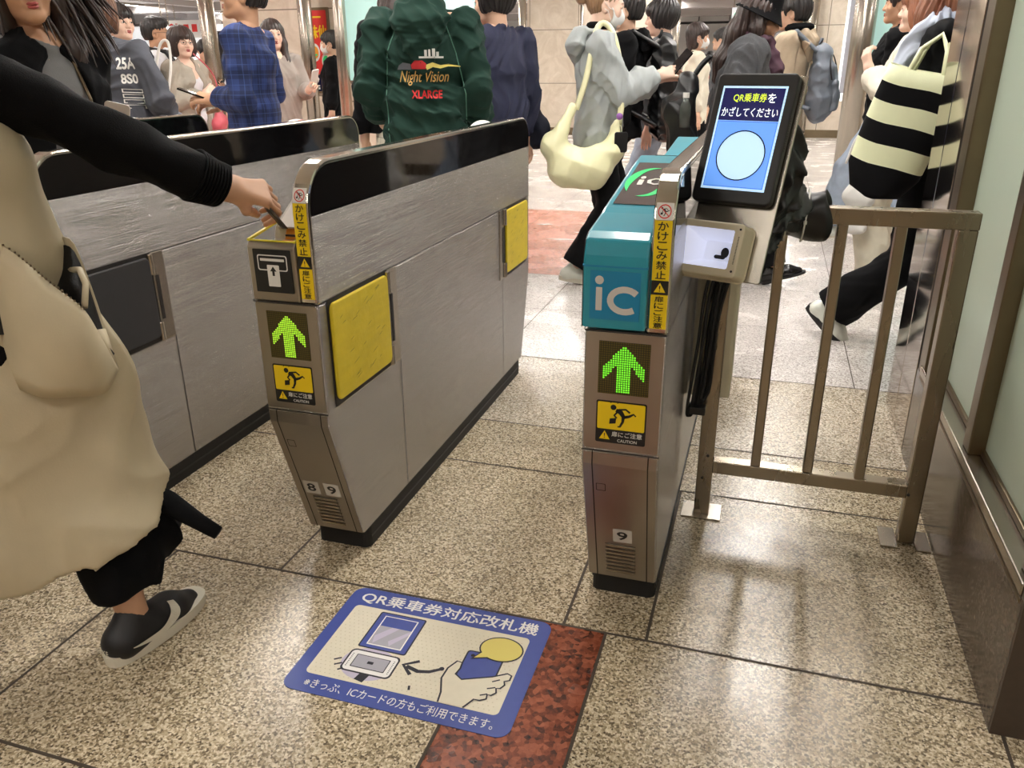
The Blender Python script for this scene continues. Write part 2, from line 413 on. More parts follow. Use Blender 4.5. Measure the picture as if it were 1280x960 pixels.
# ------------------------------------------------------------------ setting: right wall
struct(MB().box(0.516, 0.62, 1.41, 2.655, 0, 0.30), 'wall_right', M['gr_wall'])
struct(MB().box(0.5165, 1.6, 1.40, 1.42, 0, 2.7), 'wall_end', M['wall_dark'])
struct(MB().box(0.512, 0.600, 1.422, 2.60, 0.302, 0.328), 'trim_1', M['steel_plain'], 0.003)
struct(MB().box(0.514, 0.600, 1.422, 2.60, 0.285, 0.296), 'trim_2', M['bronze'], 0.002)
def window(n, y0, y1):
    w = empty('window_%d' % n, (0, 0, 0)); w['kind'] = 'structure'
    MB().box(0.560, 0.572, y0, y1, 0.325, 2.7).build('pane', M['frost'], w)
    f = MB(); f.box(0.524, 0.575, y0, y0 + 0.058, 0.328, 2.7)
    f.box(0.552, 0.58, y0 + .058, y1, 0.328, 0.345)
    f.build('window_frame', M['bronze'], w, bevel=0.003)
window(1, 1.422, 1.965); window(2, 1.965, 2.555)
struct(MB().box(0.516, 0.60, 2.555, 2.645, 0.30, 2.7), 'trim_3', M['bronze'], 0.004)
struct(MB().box(0.520, 0.60, 2.645, 2.672, 0.0, 2.7), 'trim_4', M['seam'])
struct(MB().box(0.516, 0.62, 2.672, 2.893, 0, 2.7), 'wall_mirror', M['steel_mirror'], 0.002)
struct(MB().box(0.516, 0.62, 2.897, 3.105, 0, 2.7), 'wall_corner', M['steel_mirror'], 0.006)
struct(MB().box(0.62, 1.6, 1.42, 3.10, 0, 2.7), 'wall_core', M['wall_dark'])

# ------------------------------------------------------------------ setting: concourse behind the gates
def wall(name, x0, x1, y0, y1, z0, z1, mat): return struct(MB().box(x0, x1, y0, y1, z0, z1), name, M[mat])
wall('wall_poster', -6.15, -4.55, 8.6, 8.9, 0, 2.75, 'marble')
wall('wall_left', -3.90, -2.6, 7.2, 7.6, 0, 1.055, 'marble')
wall('wall_center', -4.45, -1.90, 15.2, 15.8, 0, 2.75, 'marble')
wall('wall_column', 0.52, 1.35, 15.5, 16.2, 0, 2.75, 'marble')
wall('wall_far', 0.70, 3.6, 9.0, 9.4, 0, 1.06, 'marble')
wall('wall_back', -26, 6, 27, 27.3, 0, 2.75, 'lit_grey') if 'lit_grey' in M else wall('wall_back', -26, 6, 27, 27.3, 0, 2.75, 'ceil')
wall('wall_side', -26.2, -26, -6, 27, 0, 2.75, 'ceil')
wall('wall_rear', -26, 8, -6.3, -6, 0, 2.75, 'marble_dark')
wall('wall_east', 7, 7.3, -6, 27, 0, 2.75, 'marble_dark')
for i, (x0, x1, y) in enumerate(((-4.45, -1.90, 15.19), (0.52, 1.35, 15.49), (0.70, 3.6, 8.99), (-3.90, -2.6, 7.19), (-6.15, -4.55, 8.59))):
    struct(MB().box(x0, x1, y, y + 0.02, 0, 0.13), 'baseboard_%s' % ('center', 'column', 'far', 'left', 'poster')[i], M['bronze'])
# mint glass boards above the marble
def board(n, x0, x1, y, z0, z1):
    w = empty('window_%d' % n, (0, 0, 0)); w['kind'] = 'structure'
    MB().box(x0 + .03, x1, y + .02, y + .05, z0 + .03, z1).build('pane', M['mint'], w)
    f = MB(); f.box(x0, x0 + .03, y, y + .06, z0, z1); f.box(x0, x1, y, y + .06, z0, z0 + .03)
    f.build('window_frame', M['steel_plain'], w)
board(3, -3.90, -2.6, 7.22, 1.055, 2.6); board(4, 0.75, 3.6, 9.02, 1.06, 2.6)
# stainless columns
def column(n, x, y, r, z1=2.75):
    b = MB(); b.tube([(x, y, 0), (x, y, z1)], r, 20); b.tube([(x, y, 0), (x, y, .1)], r * 1.06, 20)
    return tag(b.build('trim_%d' % n, M['steel_plain'], None, True), kind='structure')
for n, x, y, r in ((6, 0.69, 8.6, .10), (7, -3.84, 7.1, .055), (8, -4.90, 8.3, .075), (9, -4.48, 15.0, .07), (10, -1.80, 15.0, .11), (11, 0.40, 15.3, .12), (12, 0.12, 17.0, .10), (13, -6.35, 8.6, .09), (14, -3.42, 15.1, .03)):
    column(n, x, y, r)
# ceiling, with beams across it
c = MB(); c.box(-26, 8, -6, 27, 2.75, 2.85)
struct(c, 'ceiling', M['ceil'])
for i, y in enumerate((19.0, 22.5, 25.5)):
    struct(MB().box(-26, 7, y, y + .35, 2.55 - i * .03, 2.76), 'trim_%d' % (20 + i), M['ceil_gloss'])
for i, x in enumerate((-20.5, -17.5, -14.2, -11.4)):
    struct(MB().box(x, x + .18, 12, 26, 2.62, 2.76), 'trim_%d' % (24 + i), M['ceil_gloss'])
struct(MB().box(-3.2, 1.0, 25.9, 26.0, 2.3, 2.36), 'trim_30', M['seam'])
for i, x in enumerate((-2.5, -1.6, -0.7)):
    struct(MB().box(x, x + .02, 26.9, 27.0, 0, 2.7), 'trim_%d' % (31 + i), M['seam'])
# ceiling lamps
def lamp(x, y, w, l, near):
    t = empty('ceiling_light', (x, y, 2.75), 0, 'ceiling light over the hall', 'ceiling light', 'ceiling lights over the station hall')
    f = MB(); 
    for a in (-1, 1):
        f.box(a * (w / 2) - .01, a * (w / 2) + .01, -l / 2 - .01, l / 2 + .01, -.05, 0); f.box(-w / 2, w / 2, a * l / 2 - .01, a * l / 2 + .01, -.05, 0)
    f.build('lamp_frame', M['steel_plain'], t)
    MB().box(-w / 2, w / 2, -l / 2, l / 2, -.035, -.005).build('diffuser', M['lamp' if near else 'lamp_near'], t)
for y in (4.2, 6.6, 9.2, 12.0, 15.0, 18.5, 22.0):
    for x in (-16, -12, -8.5, -5.6, -2.7, 0.2, 3.2):
        if y < 5 and x > 2.5: continue
        lamp(x, y, 0.22, 1.25, True)
# unseen downlights added over the gates and behind the camera to light the steel
def downlight(x, y, r=.205, mat='lamp_near'):
    t = empty('added_downlight', (x, y, 2.75), 0, 'unseen downlight added to light the gates', 'ceiling light', 'added unseen downlights')
    b = MB(); n = 24
    o, i_ = circ(0, 0, r + .03, n), circ(0, 0, r, n)
    b.add([(a, c, -.018) for a, c in o] + [(a, c, -.018) for a, c in i_] + [(a, c, 0) for a, c in o], [(k, (k + 1) % n, n + (k + 1) % n, n + k) for k in range(n)] + [(k, 2 * n + k, 2 * n + (k + 1) % n, (k + 1) % n) for k in range(n)])
    b.build('lamp_ring', M['steel_plain'], t)
    MB().prism(circ(0, 0, r, n), 'z', -.016, -.006).build('diffuser', M[mat], t)
for x, y in ((-2.9, 2.1), (-0.45, 2.5), (-5.4, 1.8), (-1.7, -0.9), (-4.4, -1.5), (1.3, -0.8), (3.4, 1.0), (3.4, -3.0), (.2, -3.4), (-2.8, -3.8), (-7.5, -.5), (-8, 1.8), (-1.75, 3.0)):
    downlight(x, y)
# ------------------------------------------------------------------ ticket gates
M['scuff'] = pm('scuff_mark', rgb(120, 104, 34), .6)
M['ic_dark'] = pm('reader_side', rgb(44, 40, 38), .4)
RAD = 0.10
def fence_y(z):
    """front outline of the thin upright fence: y as a function of height"""
    return 0.0 if z <= 0.918 else RAD - math.sqrt(max(0, RAD ** 2 - (z - 0.918) ** 2))
def fence_prof(inset=0.0, z0=0.715, yback=1.656, n=8):
    p = [(inset, z0)]
    for k in range(n + 1):
        a = PI - PI / 2 * k / n
        p.append((RAD + (RAD - inset) * math.cos(a), 0.918 + (RAD - inset) * math.sin(a)))
    r2 = 0.08
    for k in range(n + 1):
        a = PI / 2 - PI / 2 * k / n
        p.append((yback - r2 + (r2 - inset) * math.cos(a), 1.018 - r2 + (r2 - inset) * math.sin(a)))
    p.append((yback - inset, z0))
    return p
def front(fn_y):
    """plane mapping for things printed on the gate front: (x, z) -> point just in front"""
    return lambda a, z: (a, fn_y(z), z)
def slope_y(z): return 0.0 if z > 0.42 else (0.42 - z) / 0.357 * 0.118
def running_man(mb, cx, cy, s, fn, mi=0):
    """pictogram of a hurrying figure with a briefcase, leaning left"""
    J = lambda *p: [(cx + a * s, cy + b * s) for a, b in p]
    flat(mb, J(*circ(-.30, .34, .11, 14)), fn, mi)
    flat(mb, stroke(J((-.20, .24), (-.02, .16), (.10, -.02)), [.13 * s, .19 * s, .14 * s]), fn, mi)
    flat(mb, stroke(J((-.12, .26), (.16, .30), (.32, .18)), .07 * s), fn, mi)
    flat(mb, stroke(J((-.14, .18), (-.26, .02), (-.16, -.08)), .07 * s), fn, mi)
    flat(mb, stroke(J((.10, -.02), (.30, .04), (.46, .14), (.54, .06)), [.12 * s, .10 * s, .07 * s, .06 * s]), fn, mi)
    flat(mb, stroke(J((.08, 0), (.06, -.22), (-.04, -.42), (-.12, -.42)), [.13 * s, .10 * s, .08 * s, .06 * s]), fn, mi)
    flat(mb, J((-.42, -.12), (-.18, -.08), (-.20, -.30), (-.44, -.34)), fn, mi)
    for a, b, c, d in ((-.42, .50, -.36, .56), (-.30, .53, -.28, .60), (-.16, .50, -.12, .56)):
        flat(mb, stroke(J((a, b), (c, d)), .025 * s), fn, mi)
def tri_sign(by, bk, cx, cy, s, fn, fn2):
    flat(by, [(cx - s / 2, cy - s * .42), (cx + s / 2, cy - s * .42), (cx, cy + s * .46)], fn)
    flat(bk, [(cx - .05 * s, cy + .2 * s), (cx + .05 * s, cy + .2 * s), (cx + .03 * s, cy - .12 * s), (cx - .03 * s, cy - .12 * s)], fn2)
    flat(bk, circ(cx, cy - .25 * s, .05 * s, 8), fn2)

def cabinet_prof():
    return [(0, .715), (0, .42), (.118, .063), (1.55, .063), (1.656, .40), (1.656, .715)]

def side_door(t, mat, y0, y1, hinge_after):
    """barrier flap folded into the right-hand flank, with its hinge column"""
    X = 0.081
    r = MB(); r.plate(rrect(y0, y1, .458, .716, .004), (X, 0, 0), (0, 1, 0), (0, 0, 1), .0016)
    rec = r.build('door_recess', M['seam'], t)
    d = MB()
    a0, a1 = (y0 + .004, y1 - .012) if hinge_after else (y0 + .012, y1 - .004)
    d.plate(rrect(a0, a1, .472, .708, .018), (X + .001, 0, 0), (0, 1, 0), (0, 0, 1), .009)
    fl_ = d.build('barrier_flap', mat, rec, bevel=.004)
    if mat is M['yellow_pad']:
        rg = random.Random(int(y0 * 100)); sc = MB()
        for i in range(26):
            a, z = rg.uniform(a0 + .02, a1 - .05), rg.uniform(.49, .69); l = rg.uniform(.010, .032); r_ = rg.uniform(.15, .45)
            sc.add([(X + .0104, a, z), (X + .0104, a + l, z + l * r_), (X + .0104, a + l, z + l * r_ + .0009), (X + .0104, a + l * .4, z + l * r_ * .4 + .0012)], [(0, 1, 2, 3)])
        sc.build('scuff_marks', M['scuff'], fl_)
    h = MB()
    h0, h1 = (y1, y1 + .052) if hinge_after else (y0 - .052, y0)
    h.box(X - .002, X + .003, h0, h1, .458, .716)
    e = y1 - .004 if hinge_after else y0 + .004
    for z0, z1 in ((.46, .515), (.655, .714)): h.tube([(X + .003, e, z0), (X + .003, e, z1)], .009, 12)
    hs = h.build('hinge', M['steel_plain'], t, bevel=.002)
    s = MB(); k = (h0 + .014) if hinge_after else (h1 - .014)
    s.box(X, X + .0045, k - .006, k + .006, .52, .65)
    s.build('hinge_slot', M['seam'], hs)

def led_arrow(t, mat_on, x0, x1, z0, z1):
    Y = -.0035
    b = MB(); b.box(x0, x1, -.003, .001, z0, z1)
    o = b.build('arrow_display', M['led_black'], t, bevel=.0015)
    on, off = MB(), MB(); n, m = 22, 24
    for i in range(n):
        for j in range(m):
            u, v = (i + .5) / n, (j + .5) / m
            du = abs(u - .5)
            inside = (du < .115 and .06 < v < .70) or (.95 - 1.07 * du > v > .70 - 1.07 * du and du < .41)
            w = (x1 - x0) / n * .36; h = (z1 - z0) / m * .36
            cx, cz = x0 + u * (x1 - x0), z0 + v * (z1 - z0)
            (on if inside else off).add([(cx - w, Y, cz - h), (cx + w, Y, cz - h), (cx + w, Y, cz + h), (cx - w, Y, cz + h)], [(0, 1, 2, 3)])
    on.build('lit_arrow', mat_on, o); off.build('unlit_dots', M['led_off'], o)

def make_gate(loc, kind, numbers, door_mat, label, group, led='led_lime'):
    t = empty('ticket_gate', loc, 0, label, 'ticket gate', group)
    X0, X1, XF = -.081, .081, .041
    # cabinet
    MB().prism(cabinet_prof(), 'x', X0, X1).build('cabinet', [M['steel']], t, bevel=.006)
    k = MB(); k.prism(rrect(X0 + .004, X1 - .004, .145, 1.535, .018, 3), 'z', 0, .066)
    kb = k.build('kick_base', M['black_matte'], t)
    g = MB(); g.box(X0 + .002, X1 - .0025, .16, 1.52, .028, .034); g.build('base_groove', M['black'], kb)
    # front skin: panels and seams
    f = MB()
    f.plate(rrect(X0 + .004, X1 - .004, .458, .712, .006), (0, -.0005, 0), (1, 0, 0), (0, 0, 1), .0015)
    f.map(lambda x, y, z: (x, y, z)); f.build('front_panel', M['steel_front'], t)
    f = MB()
    for xa, xb in ((X0 + .004, -.059), (-.056, .058), (.061, X1 - .004)):
        for z0, z1 in ((.42, .448), (.066, .42)):
            vs = [(x, slope_y(z) - .0012, z) for z in (z0, z1) for x in (xa, xb)]
            f.add(vs, [(0, 1, 3, 2)])
    f.build('lower_panel', M['steel_front'], t)
    s = MB()
    def strip(pts, w, fn):
        flat(s, stroke(pts, w), fn)
    for x in (-.0575, .0595):
        s.add([(x + d, slope_y(z) - .0014, z) for z in (.452, .42) for d in (-.0012, .0012)], [(0, 1, 3, 2)])
        s.add([(x + d, slope_y(z) - .0014, z) for z in (.42, .066) for d in (-.0012, .0012)], [(0, 1, 3, 2)])
    flat(s, stroke([(X0, .4525), (X1, .4525)], .003), lambda a, z: (a, -.0016, z))
    flat(s, stroke([(X0, .7145), (X1, .7145)], .003), lambda a, z: (a, -.0016, z))
    for sx in (X1 + .0012, X0 - .0012):
        sd = lambda a, z, sx=sx: (sx, a, z)
        flat(s, stroke([(.0, .716), (1.652, .716)], .0026), sd)
        flat(s, stroke([(.394, .716), (.394, .065)], .0026), sd)
        flat(s, stroke([(1.305, .456), (1.305, .065)], .0026), sd)
    s.build('panel_seam', M['seam'], t)
    l = MB()
    flat(l, stroke([(.03, .4565), (.394, .4565)], .003), lambda a, z: (X1 + .0014, a, z))
    l.build('panel_edge', M['steel_bright'], t)
    if door_mat:
        side_door(t, door_mat, .036, .342, True)
        side_door(t, door_mat, 1.322, 1.612, False)
    # fence
    fe = MB(); fe.prism(fence_prof(), 'x', XF, X1)
    fn = fe.build('upper_fence', M['steel_bright'], t, bevel=.005)
    for x in (X1, XF - .0012):
        b = MB()
        P = [p for p in fence_prof(.010, .907, 1.656)]
        b.plate(P, (x, 0, 0), (0, 1, 0), (0, 0, 1), .0012); b.build('black_band', M['black_gloss'], fn)
        b = MB(); b.plate([(.008, .718), (.008, .907), (1.648, .907), (1.648, .718)], (x, 0, 0), (0, 1, 0), (0, 0, 1), .0009)
        b.build('fence_panel', M['steel'], fn)
    # vertical warning sticker running up the fence front
    sx0, sx1 = XF + .004, X1 - .004
    E = .0018
    def stk(a, z): return (a, fence_y(z) - E, z)
    def stk2(a, z): return (a, fence_y(z) - E - .0006, z)
    y_, w_, k_, r_ = MB(), MB(), MB(), MB()
    def band(mb, z0, z1, n=6):
        for i in range(n):
            a, c = z0 + (z1 - z0) * i / n, z0 + (z1 - z0) * (i + 1) / n
            mb.add([stk(sx0, a), stk(sx1, a), stk(sx1, c), stk(sx0, c)], [(0, 1, 2, 3)])
    y2 = MB()
    band(y2, .728, .795); band(k_, .796, .822); band(y_, .823, .935); band(w_, .936, .966)
    cx = (sx0 + sx1) / 2
    flatring(r_, circ(cx, .951, .0125, 20), circ(cx, .951, .0105, 20), stk2)
    running_man(k_, cx, .951, .017, stk2)
    flat(r_, stroke([(cx - .008, .959), (cx + .008, .943)], .0016), lambda a, z: (a, fence_y(z) - E - .001, z))
    for i, ch in enumerate('かけこみ禁止'):
        put_text(k_, ch, stk2, cx - .0095, .9175 - .0182 * i, .019, .0155, .012)
    for i, ch in enumerate('扉にご注意'):
        put_text(k_, ch, stk2, cx - .0085, .7815 - .0130 * i, .017, .0112, .012)
    ty = MB(); tk = MB()
    flat(ty, [(cx - .011, .800), (cx + .011, .800), (cx, .819)], stk2)
    flat(tk, [(cx - .0012, .813), (cx + .0012, .813), (cx + .0008, .806), (cx - .0008, .806)], lambda a, z: (a, -E - .001, z))
    flat(tk, circ(cx, .8032, .0012, 6), lambda a, z: (a, -E - .001, z))
    ys = y_.build('warning_sticker', M['yellow'], t); y2.build('warning_sticker', M['yellow'], t)
    w_.build('sticker_top', M['white_print'], ys); k_.build('sticker_lettering', M['ink'], ys); r_.build('no_running_ring', M['red_print'], ys)
    ty.build('warning_triangle', M['yellow'], ys); tk.build('exclamation_mark', M['ink'], ys)
    # LED arrow and caution sign
    led_arrow(t, M[led], -.051, .052, .583, .695)
    q = MB(); q.plate(rrect(-.052, .051, .474, .568, .004), (0, -.0008, 0), (1, 0, 0), (0, 0, 1), .0015)
    sg = q.build('caution_sign', M['ink'], t)
    yy, kk, ww = MB(), MB(), MB()
    F1 = lambda a, z: (a, -.0028, z); F2 = lambda a, z: (a, -.0034, z)
    flat(yy, rrect(-.049, .048, .505, .565, .003), F1)
    running_man(kk, .0, .536, .055, F2)
    tri_sign(yy, kk, -.033, .491, .022, F1, F2)
    put_text(ww, '扉にご注意', F1, -.018, .4895, .062, .0115, .012)
    put_text(ww, 'CAUTION', F1, -.006, .478, .040, .0065, .01)
    yy.build('sign_field', M['yellow'], sg); kk.build('pictogram', M['ink'], sg); ww.build('sign_lettering', M['white_print'], sg)
    # number plates and louvre on the sloping foot
    SL = lambda e: (lambda a, z: (a, slope_y(z) - e, z))
    for xx, ch in (((-.031, '8'), (.027, '9')) if numbers == 2 else ((.003, '9'),)):
        n_, d_ = MB(), MB()
        flat(n_, [(xx - .020, .190), (xx + .023, .190), (xx + .023, .232), (xx - .020, .232)], SL(.002))
        put_text(d_, ch, SL(.0026), xx - .010, .199, .022, .025, .02)
        npl = n_.build('number_plate', M['plate_grey'], t); d_.build('gate_number', M['ink'], npl)
    v, vd = MB(), MB()
    for i in range(8):
        z = .180 - i * .0125
        v.add([(a, slope_y(zz) - e, zz) for a in (-.034, .032) for zz, e in ((z, .0014), (z - .002, .0052), (z - .0068, .0052), (z - .008, .0014))],
              [(0, 1, 5, 4), (1, 2, 6, 5), (2, 3, 7, 6), (0, 3, 2, 1), (4, 5, 6, 7)])
        vd.add([SL(.0015)(a, zz) for a in (-.036, .034) for zz in (z + .001, z - .0012)], [(0, 1, 3, 2)])
    lv = v.build('louvre', M['steel_plain'], t); vd.build('louvre_slot', M['seam'], lv)
    q = MB(); flatring(q, rrect(-.051, -.030, .345, .366, .002), rrect(-.0495, -.0315, .3465, .3645, .002), SL(.0016)); q.build('lock_cover', M['seam'], t)
    # left-hand head of the machine
    xl, xr = X0, XF - .002
    if kind == 'ticket':
        hb = MB(); hb.prism([(0, .716), (-.002, .838), (.006, .850), (.020, .850), (.020, .832), (.105, .832), (.115, .862), (.27, .955), (.32, .962), (1.47, .962), (1.53, .94), (1.57, .90), (1.60, .716)], 'x', xl, xr)
        hd = hb.build('ticket_head', M['steel_front'], t, bevel=.004)
        e = MB()
        e.bar((xl + .003, .004, .851), (xl + .003, .128, .872), .006, .005); e.bar((xr - .003, .004, .851), (xr - .003, .11, .862), .006, .005)
        e.bar((xl + .006, .006, .851), (xr - .006, .006, .851), .003, .003)
        e.build('slot_edge', M['yellow_edge'], hd)
        e = MB(); e.box(xl + .030, xr - .008, .030, .100, .8325, .8335); e.plate([(xl + .032, 0), (xr - .010, 0), (xr - .010, .024), (xl + .032, .024)], (0, .103, .834), (1, 0, 0), (0, .5, 1), .0015)
        e.build('ticket_slot', M['orange_in'], hd)
        e = MB(); e.box(xl + .036, xr - .012, .098, .1035, .842, .846); e.build('slot_mouth', M['ink'], hd)
        e = MB(); e.prism([(.108, .858), (.262, .957), (.262, .959), (.106, .862)], 'x', xl + .012, xr - .001); e.build('slot_flap', M['plate_grey'], hd, bevel=.0015)
        cs = MB()
        for y, mi in ((.42, 0), (.47, 1), (.53, 2), (.60, 0), (.68, 3)):
            cs.box(xl + .03, xr - .006, y, y + .038, .9625, .9632, mi)
        cs.build('notice_sticker', [M['yellow'], M['red_print'], M['white_print'], M['mint']], hd)
        pn = MB(); pn.plate(rrect(-.066, .027, .738, .834, .002), (0, -.0008, 0), (1, 0, 0), (0, 0, 1), .0025)
        pan = pn.build('ticket_sign', M['ink'], t)
        w, k = MB(), MB()
        G = lambda a, z: (a, -.0037, z); G2 = lambda a, z: (a, -.0043, z)
        flatring(w, rrect(-.056, .018, .787, .822, .005), rrect(-.0535, .0155, .7895, .8195, .004), G)
        flat(w, rrect(-.049, .011, .808, .814, .001), G); flat(w, rrect(-.033, -.003, .752, .800, .002), G2)
        k.add([(x, -.0047, z) for x, z in ((-.018, .797), (-.010, .786), (-.015, .786), (-.015, .776), (-.021, .776), (-.021, .786), (-.026, .786))], [tuple(range(7))])
        w.build('ticket_icon', M['white_print'], pan); k.build('icon_arrow', M['ink'], pan)
    else:
        def prof(i=0.0):
            return [(-.012 - i, .722), (-.014 - i, .846), (-.010 - i, .866 + i), (.004, .893 + i), (.028, .905 + i), (.060, .909 + i), (.150, .920 + i), (.180, .926 + i), (.56, .978 + i), (.64, .985 + i), (.70, .975 + i), (.74, .935 + i), (1.10, .935 + i), (1.50, .965 + i), (1.60, .90), (1.61, .722)]
        hd = MB().prism(prof(), 'x', xl - .004, xr).build('reader_head', M['teal'], t, bevel=.005)
        e = MB(); e.prism([(-.0146, .8445), (-.0146, .8475), (-.01, .849), (-.01, .8445)], 'x', xl - .0045, xr + .0003); e.build('head_edge', M['teal_dark'], hd)
        sp_ = MB(); sp_.plate([p for p in prof(-.004)], (xl - .0052, 0, 0), (0, 1, 0), (0, 0, 1), .0008); sp_.build('head_side', M['ic_dark'], hd)
        def top(a, yy, e=.0015):
            # the sloping top from the bend up to the fold behind
            z = .926 + (yy - .18) / .38 * .052
            return (a, yy, z + e)
        q = MB(); flat(q, [(xl + .010, .20), (xr - .001, .20), (xr - .001, .545), (xl + .010, .545)], lambda a, c: top(a, c)); pad = q.build('reader_pad', M['ic_black'], hd)
        g, w = MB(), MB()
        cx2, cy2 = -.022, .375
        def cres(a0, a1, mb):
            n = 14; o, i_ = [], []
            for k in range(n + 1):
                u = k / n; a = math.radians(a0 + (a1 - a0) * u); th = .020 * math.sin(PI * min(1, u * 1.0)) ** 0.8
                o.append((cx2 + .052 * math.cos(a), cy2 + .118 * math.sin(a))); i_.append((cx2 + (.052 - th) * math.cos(a), cy2 + (.118 - th * 1.2) * math.sin(a)))
            flat(mb, o + i_[::-1], lambda a, c: top(a, c, .0022))
        cres(75, 225, g); cres(-105, 45, g)
        g.build('green_ring', M['ic_green'], pad)
        T = lambda a, c: top(a, c, .0026)
        flat(w, rrect(cx2 - .024, cx2 - .012, cy2 - .03, cy2 + .012, .002), T); flat(w, circ(cx2 - .017, cy2 + .030, .006, 10, .012), T)
        flat(w, stroke([(cx2 + .030, cy2 + .018), (cx2 + .012, cy2 + .022), (cx2, cy2 + .008), (cx2 + .002, cy2 - .012), (cx2 + .014, cy2 - .022), (cx2 + .030, cy2 - .016)], .010), T)
        w.build('pad_lettering', M['white_print'], pad)
        q = MB(); flat(q, [(xl + .03, .66), (xr - .01, .66), (xr - .01, .69), (xl + .03, .69)], lambda a, c: (a, c, .9875 - (c - .64) * .15)); q.build('return_slot', M['ink'], hd)
        q = MB(); q.plate([(-.070, .742), (.027, .742), (.027, .838), (-.070, .838)], (0, -.0128, 0), (1, 0, 0), (0, 0, 1), .002); sgn = q.build('reader_sign', M['teal_dark'], t)
        w = MB(); S = lambda a, z: (a, -.0155, z)
        flat(w, rrect(-.058, -.046, .760, .806, .001), S); flat(w, circ(-.052, .820, .0085, 16), S)
        arc = [(-.002 + .028 * math.cos(math.radians(a)), .782 + .022 * math.sin(math.radians(a))) for a in range(38, 323, 15)]
        flat(w, stroke(arc, .0125), S)
        w.build('sign_lettering', M['ic_grey'], sgn)
    return t

gA = make_gate((-.994, 1.487, 0), 'ticket', 2, M['yellow_pad'], 'steel ticket gate numbered 8 and 9 with a ticket slot and yellow flaps', 'ticket gates')
gB = make_gate((-.235, 1.487, 0), 'ic', 1, None, 'steel ticket gate numbered 9 with a teal card reader', 'ticket gates', 'led_green')
gC = make_gate((-1.731, 1.487, 0), 'ticket', 2, M['dark_door'], 'steel ticket gate with charcoal flaps behind the person in the beige coat', 'ticket gates')
gD = make_gate((-2.468, 1.487, 0), 'ticket', 2, M['dark_door'], 'farthest left ticket gate, only its black top end in view', 'ticket gates')
def dome(x, y, red, label):
    t = empty('signal_dome', (x, y, .962), 0, label, 'signal lamp', 'signal domes on the gates')
    b = MB(); b.sphere((0, 0, 0), (.055, .075, .055), 24, 8, zmin=0); b.build('dome_cover', M['white_glossy'], t, True)
    if red:
        b = MB(); b.sphere((0, 0, 0), (.0562, .0762, .0562), 24, 8, zmin=0)
        b.v = [v for v in b.v]; b.f = [f for f in b.f if len(f) == 4 and sum(b.v[i][0] for i in f) / 4 > .018 and sum(b.v[i][0] for i in f) / 4 < .046]; b.mi = [0] * len(b.f)
        b.build('red_lens', M['red_print'], t, True)
dome(-1.02, 2.90, False, 'plain white dome on the gate with yellow flaps, below the navy jacket')
dome(-1.757, 2.84, True, 'white and red dome on the middle gate, beside the black coat')
dome(-2.494, 2.80, True, 'white and red dome on the farthest left gate, under the grey sweatshirt')
# ------------------------------------------------------------------ railing
def railing():
    t = empty('railing', (.18, 2.083, 0), 0, 'brown-grey steel railing with three bars between the teal gate and the glass wall', 'railing')
    ox = .18
    def bx(name, parent, *a, mat='rail_steel', bevel=.003):
        x0, x1, y0, y1, z0, z1 = a
        return MB().box(x0 - ox, x1 - ox, y0, y1, z0, z1).build(name, M[mat], parent, bevel=bevel)
    bx('post', t, -.106, -.064, -.021, .021, .004, .80)
    bx('post', t, .431, .473, -.021, .021, .004, .842)
    b = MB(); b.box(-.106 - ox, .474 - ox, -.0225, .0225, .842, .882); b.build('top_rail', M['rail_steel'], t, bevel=.003)
    bx('bottom_rail', t, -.066, .433, -.021, .021, .137, .174)
    for x in (.048, .183, .313): bx('bar', t, x - .0125, x + .0125, -.016, .016, .172, .844)
    p = bx('base_plate', t, -.140, -.030, -.045, .045, 0, .005, mat='steel_plain', bevel=.001)
    for x0, x1 in ((.388, .430), (.474, .512)): bx('base_plate', t, x0, x1, -.05, .05, 0, .006, mat='steel_plain', bevel=.001)
    s = MB()
    for x, z in ((-.09, .12), (-.08, .19), (.436, .15)): s.tube([(x - ox, -.0215, z), (x - ox, -.0235, z)], .004, 10)
    s.build('bolt', M['seam'], t)
railing()

